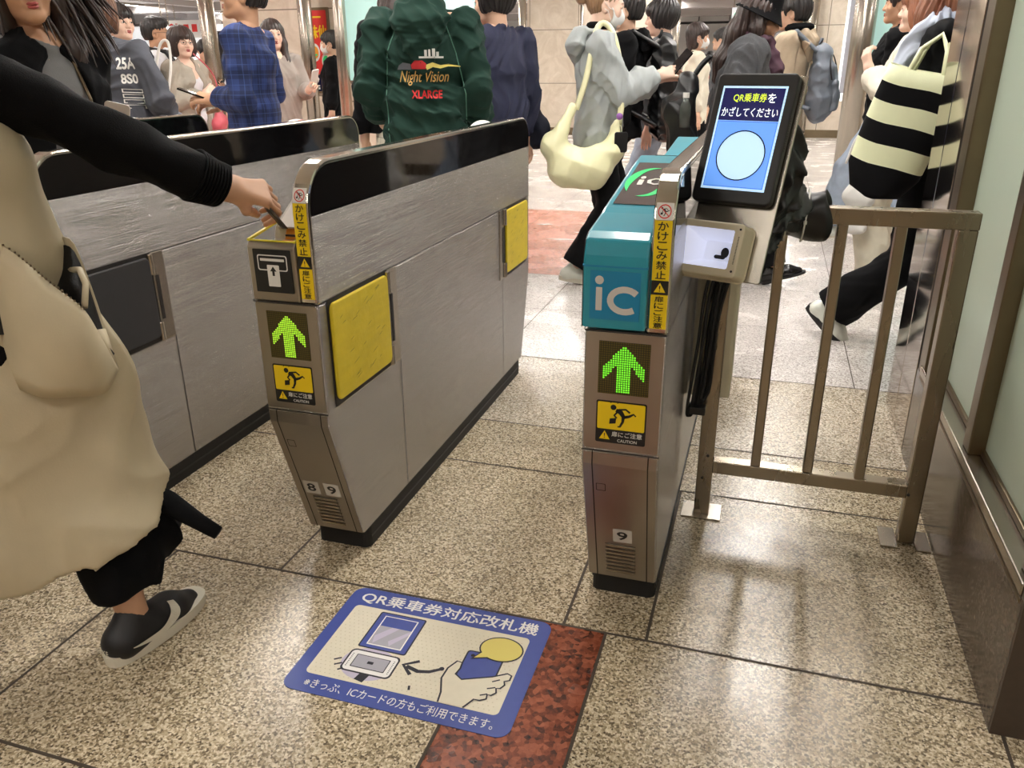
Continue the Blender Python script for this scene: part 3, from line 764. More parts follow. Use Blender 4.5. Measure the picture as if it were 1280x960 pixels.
# ------------------------------------------------------------------ display and scanner on the railing
PSI, TAU = math.radians(-20), math.radians(21)
KU = Vector((math.cos(PSI), math.sin(PSI), 0)); KB = Vector((-math.sin(PSI), math.cos(PSI), 0))
KV = Vector((0, 0, 1)) * math.cos(TAU) + KB * math.sin(TAU)
KN = KU.cross(KV)                                    # towards the viewer side
def kplane(c, e):
    c = Vector(c)
    return lambda a, b: tuple(c + KU * a + KV * b + KN * e)
def kiosk():
    c = Vector((-.0573, 1.790, 1.0577))
    d = empty('display_tablet', tuple(c), 0, 'black upright display with a blue screen above the beige scanner', 'display')
    P = lambda a, b, e: KU * a + KV * b + KN * e
    b = MB(); b.plate(rrect(-.0865, .0865, -.135, .135, .013, 6), P(0, 0, -.022), KU, KV, .022)
    b.build('casing', M['black'], d, bevel=.004)
    L = lambda e: (lambda a, q: tuple(P(a, q, e)))
    s = MB(); flat(s, [(-.0690, -.1075), (.0690, -.1075), (.0690, .1075), (-.0690, .1075)], L(.0005))
    sc = s.build('screen', M['screen_pale'], d)
    n, bl, iv, ik, li, pa = (MB() for _ in range(6))
    flat(n, [(-.065, .036), (.065, .036), (.065, .103), (-.065, .103)], L(.0010))
    flat(bl, [(-.065, -.103), (.065, -.103), (.065, .0355), (-.065, .0355)], L(.0010))
    flatring(ik, rrect(-.0638, .0638, -.1016, .034, .001, 1), rrect(-.0632, .0632, -.1010, .0334, .001, 1), L(.0013))
    flat(pa, circ(.002, -.036, .0505, 40), L(.0014)); flatring(ik, circ(.002, -.036, .0523, 40), circ(.002, -.036, .0497, 40), L(.0018))
    put_text(li, 'QR乗車券', L(.0014), -.041, .0735, .0710, .0188, .010)
    put_text(iv, 'を', L(.0014), .0325, .0735, .017, .0188, .010)
    put_text(iv, 'かざしてください', L(.0014), -.0600, .0440, .120, .0193, .010)
    for mb, nm, mt in ((n, 'screen_header', 'screen_navy'), (bl, 'screen_field', 'screen_blue'), (pa, 'screen_disc', 'screen_pale'), (ik, 'screen_outline', 'screen_ink'), (li, 'screen_heading', 'screen_lime'), (iv, 'screen_lettering', 'screen_white')):
        mb.build(nm, M[mt], sc)
    v = MB()
    for i in range(14):
        q = P(.0868, -.02 + i * .005, -.006); v.box(q.x - .001, q.x + .001, q.y - .001, q.y + .001, q.z - .001, q.z + .001)
    v.build('side_vent', M['seam'], d)
    k0 = Vector((-.085, 1.90, .76))
    k = empty('display_stand', tuple(k0), 0, 'steel bracket plate carrying the display and scanner on an arm from the left railing post', 'stand')
    off = c - k0
    b = MB(); b.plate(rrect(-.078, .095, -.290, .137, .006, 3), off + P(0, 0, -.030), KU, KV, .006)
    b.build('back_plate', M['steel_plain'], k, bevel=.0015)
    b = MB(); b.bar((.0, .158, .045), (.02, -.075, .075), .05, .06)
    b.build('support_arm', M['black'], k, bevel=.004)
    sc_c = c + P(-.012, -.236, .004)
    s = empty('ticket_scanner', tuple(sc_c), 0, 'beige hooded code scanner mounted under the black display', 'scanner')
    o = rrect(-.075, .073, -.056, .056, .011, 5); i_ = rrect(-.055, .053, -.039, .041, .004, 5)
    b = MB()
    n_ = len(o)
    vs = [P(a, q, .027) for a, q in o] + [P(a, q, .027) for a, q in i_] + [P(a, q, -.026) for a, q in o]
    fs = [(j, (j + 1) % n_, n_ + (j + 1) % n_, n_ + j) for j in range(n_)] + [(j, 2 * n_ + j, 2 * n_ + (j + 1) % n_, (j + 1) % n_) for j in range(n_)] + [tuple(range(2 * n_, 3 * n_))]
    b.add(vs, fs); b.build('scanner_case', M['beige_case'], s, bevel=.004)
    b = MB()
    q = rrect(-.022, .040, -.018, .022, .003, 5)
    vs = [P(a, z, .0265) for a, z in i_] + [P(a, z, -.020) for a, z in q]
    fs = [(j, (j + 1) % n_, n_ + (j + 1) % n_, n_ + j) for j in range(n_)] + [tuple(range(n_, 2 * n_))]
    b.add(vs, fs); h = b.build('reflector_hood', M['white_lit'], s)
    b = MB(); b.plate(rrect(.002, .026, -.014, -.006, .004), P(0, 0, -.0195), KU, KV, .002); b.plate(circ(.024, .000, .0085, 14, .011), P(0, 0, -.019), KU, KV, .002)
    b.build('lens', M['ink'], h)
    b = MB()
    for a, z in ((-.065, .031), (-.065, -.042), (.064, .044), (.064, -.042)): b.plate(circ(a, z, .0024, 8), P(0, 0, .027), KU, KV, .0012)
    for j in range(26): b.plate(rrect(.0625, .0650, .028 - j * .0022, .0291 - j * .0022, .0003, 1), P(0, 0, .027), KU, KV, .0008)
    b.build('screw', M['seam'], s)
kiosk()

# beige control box, cables
t = empty('control_box', (-.105, 2.165, .345), 0, 'beige metal box fixed behind the left railing post', 'equipment box')
MB().prism(rrect(-.045, .065, -.05, .10, .010, 3), 'z', 0, .39).build('box_body', M['beige_case'], t, bevel=.003)
MB().prism(rrect(-.035, .055, -.04, .09, .010, 3), 'z', .39, .405).build('box_lid', M['beige_case'], t, bevel=.002)
t = empty('cable_bundle', (-.14, 2.02, .5), 0, 'black cables hanging in a loop beside the teal gate, under the scanner', 'cable')
for i, (dx, dy, zb) in enumerate(((0, 0, .345), (.012, .012, .36), (-.012, .004, .33), (.02, -.004, .38))):
    x0 = .018 + dx
    pts = [(.05 + dx, .0, .26 + i * .006), (x0 + .012, dy, .16), (x0 + .004, dy, .02), (x0 - .006, dy, -.10), (x0 - .010, dy, zb - .5), (x0 - .004, dy + .008, zb - .512), (x0 + .004, dy + .012, zb - .5), (x0 + .012, dy + .014, -.08), (x0 + .018, dy + .016, .10), (x0 + .045, dy + .03, .24)]
    # smooth the polyline
    q = []
    for k in range(len(pts) - 1):
        p0, p1, p2, p3 = (Vector(pts[max(0, min(len(pts) - 1, k + e))]) for e in (-1, 0, 1, 2))
        for s_ in range(5):
            u = s_ / 5
            q.append(.5 * ((2 * p1) + (p2 - p0) * u + (2 * p0 - 5 * p1 + 4 * p2 - p3) * u * u + (3 * p1 - p0 - 3 * p2 + p3) * u ** 3))
    MB().tube(q, .0042, 8).build('cable', M['cable'], t, True)
MB().box(.0, .044, -.006, .03, -.172, -.150).build('cable_clip', M['black'], t, bevel=.003)

# ------------------------------------------------------------------ floor sticker
def floor_sticker():
    # drawn in a unit frame: u to the right 0..1, w up 0..1
    A = [Vector((-.868, 1.470, 0)), Vector((-.364, 1.470, 0)), Vector((-.368, 1.112, 0)), Vector((-.864, 1.112, 0))]
    W, H = .500, .358
    t = empty('floor_sticker', (-.866, 1.112, 0), 0, 'blue and cream floor sticker showing a phone held to a scanner', 'floor sticker')
    def F(e): return lambda a, b: (a, b, e)
    b = MB(); b.prism(rrect(0, W, 0, H, .028, 6), 'z', .0004, .0014); base = b.build('sticker_base', M['mat_blue'], t)
    cr, dt, ik, wh, bl, gy, ye, li = (MB() for _ in range(8))
    flat(cr, rrect(.030, W - .036, .052, H - .066, .012), F(.0018))
    r0 = 0
    for j in range(21):
        for i in range(38):
            u = .040 + i * .0112 + (j % 2) * .0056; w = .062 + j * .0110
            if u < W - .046 and w < H - .076: flat(dt, circ(u, w, .0017, 6), F(.0020))
    put_text(wh, 'QR乗車券対応改札機', F(.0020), .030, H - .055, W - .058, .042, .014)
    put_text(wh, '※きっぷ、ICカードの方もご利用できます。', F(.0020), .046, .014, W - .082, .026, .004)
    # display
    flat(ik, rrect(.100, .216, .158, .284, .006), F(.0024)); flat(bl, rrect(.1035, .2125, .1615, .2805, .004), F(.0028))
    flat(wh, rrect(.116, .200, .170, .272, .001), F(.0032)); flat(bl, [(.119, .236), (.197, .236), (.197, .269), (.119, .269)], F(.0036)); g2 = MB(); flat(g2, [(.119, .173), (.197, .173), (.197, .236), (.119, .236)], F(.0036))
    flat(li, [(.122, .200), (.150, .236), (.168, .236), (.128, .176)], F(.0038)); flat(li, [(.160, .190), (.197, .236), (.197, .222), (.168, .176)], F(.0038))
    # scanner
    flat(li, circ(.150, .112, .062, 28, .050), F(.0021))
    flat(ik, stroke([(.152, .060), (.158, .085)], .022), F(.0024))
    flat(ik, rrect(.095, .213, .080, .150, .012), F(.0026)); flat(wh, rrect(.099, .209, .084, .146, .010), F(.0030)); flat(ik, rrect(.114, .194, .095, .135, .002), F(.0034)); flat(gy, rrect(.116, .192, .097, .133, .002), F(.0038))
    flat(ik, rrect(.147, .161, .111, .119, .001), F(.0042))
    for a, q in ((.072, .104), (.080, .090), (.094, .078)): flat(ik, stroke([(a, q), (a + .014, q + .010)], .0045), F(.0026))
    for k in range(9):
        flat(ik, rrect(.1035, .1065, .094 + k * .0048, .0960 + k * .0048, .0004, 1), F(.0036)); flat(ik, rrect(.2015, .2045, .094 + k * .0048, .0960 + k * .0048, .0004, 1), F(.0036))
    # arrow from the phone to the scanner
    flat(ik, stroke([(.306, .142), (.286, .128), (.262, .122), (.232, .130)], [.008, .009, .010, .010]), F(.0026))
    flat(ik, stroke([(.254, .152), (.224, .132), (.250, .108)], .0085), F(.0028))
    flat(ik, circ(.308, .144, .006, 10), F(.0027)); flat(ik, stroke([(.262, .078), (.266, .066)], .005), F(.0026))
    # phone and hand
    hand = [(.336, .052), (.332, .080), (.318, .118), (.320, .150), (.332, .176), (.344, .174), (.346, .156), (.342, .138), (.360, .126), (.420, .152), (.448, .170), (.458, .166), (.458, .152), (.448, .146), (.452, .136), (.446, .124), (.438, .122), (.442, .110), (.434, .100), (.426, .100), (.428, .088), (.416, .080), (.404, .080), (.390, .052)]
    flat(ik, rrect(.342, .428, .118, .218, .008), F(.0025)); ph = MB(); flat(ph, rrect(.3455, .4245, .121, .2145, .006), F(.0029))
    flat(ik, circ(.358, .203, .0045, 10), F(.0032)); flat(ik, circ(.371, .203, .0035, 10), F(.0032))
    flat(cr, hand, F(.0036)); flat(ik, stroke(hand, .0040), F(.0040))
    for p in (((.438, .148), (.424, .138)), ((.436, .124), (.420, .116)), ((.426, .102), (.412, .094))): flat(ik, stroke(p, .0034), F(.0040))
    # speech bubble (left without its code)
    bx, by = .412, .238
    flat(ik, circ(bx, by, .050, 30, .040), F(.0042)); flat(ye, circ(bx, by, .0465, 30, .0365), F(.0046))
    flat(ik, [(bx - .040, by - .020), (bx - .056, by - .048), (bx - .018, by - .034)], F(.0043)); flat(ye, [(bx - .036, by - .018), (bx - .050, by - .042), (bx - .016, by - .030)], F(.0047))
    for mb, nm, mt in ((cr, 'picture_field', 'mat_cream'), (dt, 'dot_pattern', 'mat_dot'), (wh, 'sticker_lettering', 'mat_white'), (ik, 'drawn_outline', 'mat_ink'), (bl, 'drawn_display', 'mat_blue'), (ph, 'drawn_phone', 'mat_blue'), (gy, 'drawn_scanner', 'mat_grey'), (g2, 'drawn_screen', 'mat_grey'), (ye, 'speech_bubble', 'mat_yellow'), (li, 'drawn_shade', 'mat_lilac')):
        mb.v = [(x, y, z * .6 + .0008) for x, y, z in mb.v]
        mb.build(nm, M[mt], base)
floor_sticker()

# ------------------------------------------------------------------ poster, signs and shop things in the hall
def poster():
    t = empty('restaurant_poster', (-4.92, 8.59, 1.10), 0, 'red restaurant poster with yellow lettering and food plates in a grey frame', 'poster')
    MB().box(-.14, .15, -.03, 0, -.17, .71).build('poster_frame', M['bronze'], t, bevel=.005)
    F = lambda e: (lambda a, b: (a, -.031 - e, b))
    b = MB(); flat(b, [(-.115, .03), (.125, .03), (.125, .68), (-.115, .68)], F(.001)); p = b.build('poster_sheet', M['red_print'], t)
    y, w, g, n, o = (MB() for _ in range(5))
    flat(y, circ(-.082, .615, .026, 14, .036), F(.003)); put_text(y, '味仙', F(.003), -.085, .40, .195, .13, .03)
    flat(y, [(-.04, .605), (.06, .605), (.06, .622), (-.04, .622)], F(.003))
    for cx, cz, r in ((-.045, .255, .062), (.068, .315, .045), (.085, .165, .055)):
        flat(w, circ(cx, cz, r, 22, r * 1.5), F(.003)); flat(o if cx < .08 else g, circ(cx, cz, r * .72, 18, r * 1.05), F(.004))
    flat(g, circ(.068, .315, .030, 16, .045), F(.005)); flat(g, circ(-.06, .28, .014, 10), F(.005)); flat(g, circ(-.03, .23, .012, 10), F(.005))
    flat(n, [(-.105, -.15), (0, -.15), (0, .02), (-.105, .02)], F(.002)); flat(n, [(.01, -.15), (.12, -.15), (.12, .02), (.01, .02)], F(.002))
    flat(w, [(-.085, -.02), (-.07, -.06), (-.04, -.06), (-.02, -.02), (-.035, .0), (-.07, .01)], F(.003)); flat(w, [(-.085, -.13), (-.02, -.13), (-.02, -.11), (-.085, -.11)], F(.003)); flat(w, [(-.085, -.10), (-.02, -.10), (-.02, -.085), (-.085, -.085)], F(.003))
    flat(w, circ(.06, -.03, .022, 10), F(.003))
    for mb, nm, mt in ((y, 'poster_lettering', 'yellow'), (w, 'plate_picture', 'white_print'), (g, 'food_picture', 'ic_green'), (o, 'dish_picture', 'orange_in'), (n, 'notice_panel', 'screen_ink')): mb.build(nm, M[mt], p)
poster()
def sign_board(name, loc, w, h, label, cat, mat, items):
    t = empty(name, loc, 0, label, cat)
    b = MB().box(-w / 2, w / 2, -.04, .04, 0, h).build('sign_case', M[mat], t)
    if loc[2] > 1:
        r = MB()
        for q in (-.35, .35): r.tube([(q * w, 0, h), (q * w, 0, 2.75 - loc[2])], .012, 6)
        r.build('hanger', M['steel_plain'], t)
    for nm, mt, fn in items:
        mb = MB(); fn(mb); mb.build(nm, M[mt], b)
SF = lambda a, b: (a, -.042, b)
def arrow_items(d):
    def f(mb):
        flat(mb, stroke([(-.05 * d, .14), (.05 * d, .14)], .03), SF); flat(mb, stroke([(.01 * d, .19), (.055 * d, .14), (.01 * d, .09)], .03), SF)
    return f
sign_board('exit_sign', (-1.03, 20, 2.08), .22, .28, 'white exit sign with a green arrow hanging above the far corridor', 'sign', 'lit_white', [('sign_arrow', 'ic_green', arrow_items(-1))])
sign_board('exit_sign', (-12.1, 15, 1.74), .22, .26, 'white exit sign with an arrow above the man in glasses at left', 'sign', 'lit_white', [('sign_arrow', 'ic_green', arrow_items(1))])
def shop_letters(mb):
    put_text(mb, 'OR', SF, -.75, .10, .34, .24, .02)
    for i, x in enumerate((-.30, -.05, .20, .40)): flat(mb, [(x, .14), (x + .16, .14), (x + .16, .32), (x, .32)], SF)
sign_board('shop_sign', (-14.45, 19, 1.93), 1.6, .42, 'pale shop sign with pink lettering in the hall at left', 'sign', 'ceil', [('sign_lettering', 'red_print', shop_letters)])
struct(MB().box(-19.5, -13.2, 20.4, 20.7, 0, 2.3), 'wall_shop', M['lit_white'])
t = empty('display_case', (-6.65, 9.6, 0), 0, 'black framed glass display case in the hall behind the plaid shirt', 'display case')
f = MB()
for x in (-.36, .36): f.box(x - .025, x + .025, -.025, .025, 0, 1.62)
for z in (.30, .72, 1.60): f.box(-.385, .385, -.025, .025, z, z + .045)
f.build('case_frame', M['black'], t)
MB().box(-.36, .36, .03, .24, .1, 1.60).build('case_back', M['dark_door'], t)
r = MB()
for i in range(6): r.box(-.26 + i * .09, -.22 + i * .09, .0, .028, .95 + (i % 3) * .05, 1.4)
r.build('shelf_goods', M['plate_grey'], t)
MB().box(-.40, .40, -.06, .28, 1.645, 1.72).build('light_box', M['lit_white'], t)
sign_board('advert_panel', (.84, 12, .74), .20, 1.5, 'narrow lit white advertising panel beside the right steel column', 'sign', 'lit_white', [('panel_picture', 'mat_grey', lambda mb: flat(mb, [(-.07, .10), (.05, .10), (.05, 1.4), (-.07, 1.4)], SF))])
# ------------------------------------------------------------------ implicit-surface modelling (bodies, clothes, bags)
V3 = lambda *a: np.array(a, float)
def nrm(v): v = np.asarray(v, float); return v / (np.linalg.norm(v) + 1e-12)
class Field:
    """smooth union of tapered limbs and ellipsoids, turned into one surface"""
    def __init__(s): s.p = []; s.lo = V3(9, 9, 9); s.hi = -s.lo
    def _grow(s, pts, r):
        for q in pts: s.lo = np.minimum(s.lo, np.asarray(q) - r); s.hi = np.maximum(s.hi, np.asarray(q) + r)
    def cone(s, a, b, ra, rb=None, k=.02, sub=False, flat=False, frame=None, sq=1.0):
        """limb from a to b; frame = unit axis along which the section is wider by sq; flat cuts it square at b"""
        rb = ra if rb is None else rb
        a, b = np.asarray(a, float), np.asarray(b, float)
        if not sub: s._grow((a, b), max(ra, rb) * max(1, sq) + .004)
        s.p.append(('c', a, b, ra, rb, k, sub, flat, None if frame is None else nrm(frame), sq)); return s
    def chain(s, pts, rs, k=.02, **kw):
        for i in range(len(pts) - 1): s.cone(pts[i], pts[i + 1], rs[i], rs[i + 1], k, **kw)
        return s
    def ell(s, c, r, k=.02, sub=False, R=None):
        c, r = np.asarray(c, float), np.asarray(r, float)
        if not sub: s._grow((c,), r.max() + .004)
        s.p.append(('e', c, r, R, k, sub)); return s
    def cut(s, c, n):
        """remove everything on the side n points to, beyond c"""
        s.p.append(('h', np.asarray(c, float), nrm(n))); return s
    def mesh(s, vox, wrinkle=None, post=None, pad=.03):
        lo, hi = s.lo - pad, s.hi + pad
        n = np.maximum(4, np.ceil((hi - lo) / vox).astype(int) + 1)
        ax = [lo[i] + vox * np.arange(n[i], dtype=np.float32) for i in range(3)]
        F = np.full(n, .5, np.float32)
        def window(l, h):
            i0 = np.clip(np.floor((l - lo) / vox).astype(int), 0, n - 1); i1 = np.clip(np.ceil((h - lo) / vox).astype(int) + 1, 1, n)
            return tuple(slice(i0[i], max(i1[i], i0[i] + 1)) for i in range(3))
        def grid(w): return (ax[0][w[0]][:, None, None], ax[1][w[1]][None, :, None], ax[2][w[2]][None, None, :])
        for q in s.p:
            if q[0] == 'h':
                X, Y, Z = grid((slice(None),) * 3); _, c, nn = q
                F = np.maximum(F, (X - c[0]) * nn[0] + (Y - c[1]) * nn[1] + (Z - c[2]) * nn[2]); continue
            if q[0] == 'c':
                _, a, b, ra, rb, k, sub, fl, fr, sq = q
                m = max(ra, rb) * max(1, sq) + k + 3 * vox
                w = window(np.minimum(a, b) - m, np.maximum(a, b) + m); X, Y, Z = grid(w)
                px, py, pz = X - a[0], Y - a[1], Z - a[2]; d = b - a
                if fr is not None and sq != 1.0:
                    t = px * fr[0] + py * fr[1] + pz * fr[2]; g = (1 / sq - 1); td = (d @ fr) * g
                    px, py, pz = px + fr[0] * t * g, py + fr[1] * t * g, pz + fr[2] * t * g; d = d + fr * td
                L2 = d @ d + 1e-12
                h = np.clip((px * d[0] + py * d[1] + pz * d[2]) / L2, 0, 1)
                D = np.sqrt((px - d[0] * h) ** 2 + (py - d[1] * h) ** 2 + (pz - d[2] * h) ** 2) - (ra + (rb - ra) * h)
                if fl:
                    u = d / math.sqrt(L2); D = np.maximum(D, (px * u[0] + py * u[1] + pz * u[2]) - math.sqrt(L2))
            else:
                _, c, r, R, k, sub = q
                m = r.max() + k + 3 * vox
                w = window(c - m, c + m); X, Y, Z = grid(w)
                px, py, pz = X - c[0], Y - c[1], Z - c[2]
                if R is not None: px, py, pz = (px * R[0][i] + py * R[1][i] + pz * R[2][i] for i in range(3))
                k0 = np.sqrt((px / r[0]) ** 2 + (py / r[1]) ** 2 + (pz / r[2]) ** 2) + 1e-6
                k1 = np.sqrt((px / r[0] ** 2) ** 2 + (py / r[1] ** 2) ** 2 + (pz / r[2] ** 2) ** 2) + 1e-6
                D = k0 * (k0 - 1) / k1
            A = F[w]
            if sub:
                D = -D; h = np.maximum(k - np.abs(A - D), 0) / k; F[w] = np.maximum(A, D) + h * h * k * .25
            else:
                h = np.maximum(k - np.abs(A - D), 0) / k; F[w] = np.minimum(A, D) - h * h * k * .25
        if wrinkle is not None:
            X, Y, Z = grid((slice(None),) * 3)
            near = np.abs(F) < .03
            ii = np.nonzero(near)
            F[ii] += wrinkle(ax[0][ii[0]], ax[1][ii[1]], ax[2][ii[2]])
        if post is not None: F = post(F, *grid((slice(None),) * 3))
        # surface nets
        F[0], F[-1], F[:, 0], F[:, -1], F[:, :, 0], F[:, :, -1] = .5, .5, .5, .5, .5, .5
        I = F < 0
        c8 = [I[a:n[0] - 1 + a, b:n[1] - 1 + b, c:n[2] - 1 + c] for a in (0, 1) for b in (0, 1) for c in (0, 1)]
        cnt = np.zeros(n - 1, np.int8)
        for q in c8: cnt += q
        act = np.nonzero((cnt > 0) & (cnt < 8))
        N = len(act[0])
        idx = np.full(n - 1, -1, np.int32); idx[act] = np.arange(N)
        P = np.zeros((N, 3)); W = np.zeros(N)
        C = [(a, b, c) for a in (0, 1) for b in (0, 1) for c in (0, 1)]
        fv = {q: F[act[0] + q[0], act[1] + q[1], act[2] + q[2]] for q in C}
        for q in C:
            for x in range(3):
                if q[x]: continue
                q2 = tuple(1 if i == x else q[i] for i in range(3))
                f0, f1 = fv[q], fv[q2]; cr = (f0 < 0) != (f1 < 0)
                t = np.where(cr, f0 / np.where(cr, f0 - f1, 1), 0)
                for i in range(3): P[:, i] += np.where(cr, q[i] + (t if i == x else 0), 0)
                W += cr
        P = P / W[:, None]
        V = np.stack([lo[i] + vox * (act[i] + P[:, i]) for i in range(3)], 1)
        faces = []
        for x in range(3):
            y, z = (x + 1) % 3, (x + 2) % 3
            sl0 = [slice(1, -1)] * 3; sl1 = [slice(1, -1)] * 3; sl0[x] = slice(0, -1); sl1[x] = slice(1, None)
            A, B = I[tuple(sl0)], I[tuple(sl1)]
            for flip in (0, 1):
                e = np.nonzero((A & ~B) if not flip else (~A & B))
                if not len(e[0]): continue
                g = [e[i] + (0 if i == x else 1) for i in range(3)]
                def cell(dy, dz):
                    c = [g[0].copy(), g[1].copy(), g[2].copy()]; c[y] = c[y] - dy; c[z] = c[z] - dz
                    return idx[c[0], c[1], c[2]]
                q = [cell(1, 1), cell(0, 1), cell(0, 0), cell(1, 0)]
                faces.append(np.stack(q if not flip else q[::-1], 1))
        return V, np.concatenate(faces) if faces else np.zeros((0, 4), int)

def fast_obj(name, V, Fq, mat, parent=None, smooth=True):
    me = bpy.data.meshes.new(name)
    me.vertices.add(len(V)); me.vertices.foreach_set('co', np.ascontiguousarray(V, np.float32).ravel())
    me.loops.add(len(Fq) * 4); me.loops.foreach_set('vertex_index', np.ascontiguousarray(Fq, np.int32).ravel())
    me.polygons.add(len(Fq)); me.polygons.foreach_set('loop_start', np.arange(0, len(Fq) * 4, 4, dtype=np.int32))
    try: me.polygons.foreach_set('loop_total', np.full(len(Fq), 4, np.int32))
    except Exception: pass
    me.materials.append(mat); me.update(calc_edges=True); me.validate()
    me.polygons.foreach_set('use_smooth', [True] * len(me.polygons))
    o = bpy.data.objects.new(name, me); link(o, parent); return o
def merge(*parts):
    Vs, Fs, k = [], [], 0
    for V, F in parts: Vs.append(V); Fs.append(F + k); k += len(V)
    return np.concatenate(Vs), np.concatenate(Fs)
def relax(V, F, it=1):
    for _ in range(it):
        S = np.zeros_like(V); C = np.zeros(len(V))
        for a in range(4):
            b = (a + 1) % 4
            np.add.at(S, F[:, a], V[F[:, b]]); np.add.at(C, F[:, a], 1)
            np.add.at(S, F[:, b], V[F[:, a]]); np.add.at(C, F[:, b], 1)
        V = V * .5 + .5 * S / np.maximum(C, 1)[:, None]
    return V

def folds(seed, amp=.004, f=(34, 34, 20), warp=.05):
    """irregular cloth folds: warped ridges in several directions, two octaves"""
    rg = np.random.RandomState(seed)
    D = rg.normal(size=(6, 3)) * np.array(f); ph = rg.uniform(0, 6.28, 6); wv = rg.normal(size=(3, 3)) * 9; wp = rg.uniform(0, 6.28, 3)
    def fn(x, y, z):
        w = [warp * np.sin(wv[i, 0] * x + wv[i, 1] * y + wv[i, 2] * z + wp[i]) for i in range(3)]
        x, y, z = x + w[0], y + w[1], z + w[2]
        s = 0
        for i, (d, p) in enumerate(zip(D, ph)):
            m, q = (1.0, 1.0) if i < 4 else (1.9, .5)
            s = s - q * (1 - 2 * np.abs(np.sin(.5 * m * (d[0] * x + d[1] * y + d[2] * z) + p)) ** .9)
        return (amp / 1.9 * s).astype(np.float32)
    return fn

def ik(a, c, l1, l2, pole):
    """middle joint of a two-bone limb from a towards c, bending towards pole"""
    a, c = np.asarray(a, float), np.asarray(c, float); d = c - a; D = np.linalg.norm(d)
    if D > (l1 + l2) * .999: c = a + d / D * (l1 + l2) * .999; d = c - a; D = np.linalg.norm(d)
    u = d / D; x = (l1 * l1 - l2 * l2 + D * D) / (2 * D); h = math.sqrt(max(0, l1 * l1 - x * x))
    p = np.asarray(pole, float); p = nrm(p - u * (p @ u))
    return a + u * x + p * h, c

def hand_prims(F, w, d, n, side, curl=.35, size=1.0, spread=.1, thumb=.5):
    """palm, four unequal bent fingers and a side thumb. w wrist, d pointing direction, n back-of-hand normal, side +1 if the thumb is on (d x n)"""
    d = nrm(d); n = nrm(np.asarray(n) - d * (np.asarray(n) @ d)); t = np.cross(d, n) * side
    s = size; w = np.asarray(w, float)
    kn = w + d * .082 * s
    F.cone(w - d * .03 * s, w + d * .01 * s, .026 * s, .027 * s, .015, frame=t, sq=1.2)
    for q in (-.027, -.009, .009, .026): F.cone(w + t * q * .55 * s + d * .012 * s, kn + t * q * s - n * .001, .0135 * s, .0112 * s, .014)
    L = (.029, .042, .046, .042); B = ((-.030), (-.010), (.010), (.029))     # little .. index
    for i in range(4):
        q = B[i]; ln = L[i] * s; p = kn + t * q * s; a = curl * .8
        base = t * (q * spread * 12 * .1)
        for j, (fr, r) in enumerate(((1.0, .0092), (.66, .0082), (.52, .0074))):
            dd = nrm(d * math.cos(a) - n * math.sin(a) + base)
            e = p + dd * ln * fr
            F.cone(p, e, r * s, (r - .0012) * s, .004)
            p = e; a += curl * (1.15 if j == 0 else .9)
    p = w + t * .024 * s + d * .022 * s - n * .006 * s
    a1 = nrm(d * .75 + t * (.75 - .4 * thumb) - n * (.25 + .5 * thumb)); a2 = nrm(d * 1.0 + t * (.1 - .6 * thumb) - n * .35 * (1 + thumb))
    F.cone(w + t * .008 * s + d * .02 * s, p + a1 * .030 * s, .0155 * s, .0115 * s, .012)
    F.cone(p + a1 * .030 * s, p + a1 * .030 * s + a2 * .030 * s, .0105 * s, .0092 * s, .006)
    F.cone(p + a1 * .030 * s + a2 * .030 * s, p + a1 * .030 * s + a2 * .052 * s - n * .004 * s, .0092 * s, .0076 * s, .005)
    return kn

def rotm(yaw=0, pitch=0, roll=0):
    """degrees; yaw to the left is positive, pitch up is positive"""
    y, p, r = (math.radians(v) for v in (yaw, pitch, roll))
    Rz = np.array([[math.cos(y), -math.sin(y), 0], [math.sin(y), math.cos(y), 0], [0, 0, 1]])
    Rx = np.array([[1, 0, 0], [0, math.cos(p), -math.sin(p)], [0, math.sin(p), math.cos(p)]])
    Ry = np.array([[math.cos(r), 0, math.sin(r)], [0, 1, 0], [-math.sin(r), 0, math.cos(r)]])
    return Rz @ Rx @ Ry

SKIN = {}
def skin(tone):
    if tone not in SKIN:
        c = {'light': rgb(236, 200, 178), 'mid': rgb(222, 180, 152), 'tan': rgb(200, 154, 122)}[tone]
        SKIN[tone] = pm('skin_' + tone, c, .5, noise=.07, nscale=30)
    return SKIN[tone]
M['lips'] = pm('lips', rgb(176, 82, 78), .4)
M['eye_white'] = pm('eye_white', rgb(226, 222, 216), .2)
M['iris'] = pm('iris', rgb(32, 22, 18), .15)
def hair_mat(name, col): return pm(name, col, .42, noise=.45, nscale=26, stretch=(3, 3, .25), spec=.6)
M['hair_black'] = hair_mat('hair_black', rgb(30, 26, 26))
M['hair_dark'] = hair_mat('hair_dark_brown', rgb(52, 38, 34))
M['hair_brown'] = hair_mat('hair_brown', rgb(98, 66, 48))
M['hair_chestnut'] = hair_mat('hair_chestnut', rgb(140, 90, 66))
M['hair_blond'] = hair_mat('hair_light_brown', rgb(156, 122, 92))
def cloth(name, col, rough=.8, noise=.12, nscale=24, bump=.12, bscale=260, **kw):
    if name not in M: M[name] = pm(name, col, rough, noise=noise, nscale=nscale, bump=bump, bscale=bscale, **kw)
    return M[name]

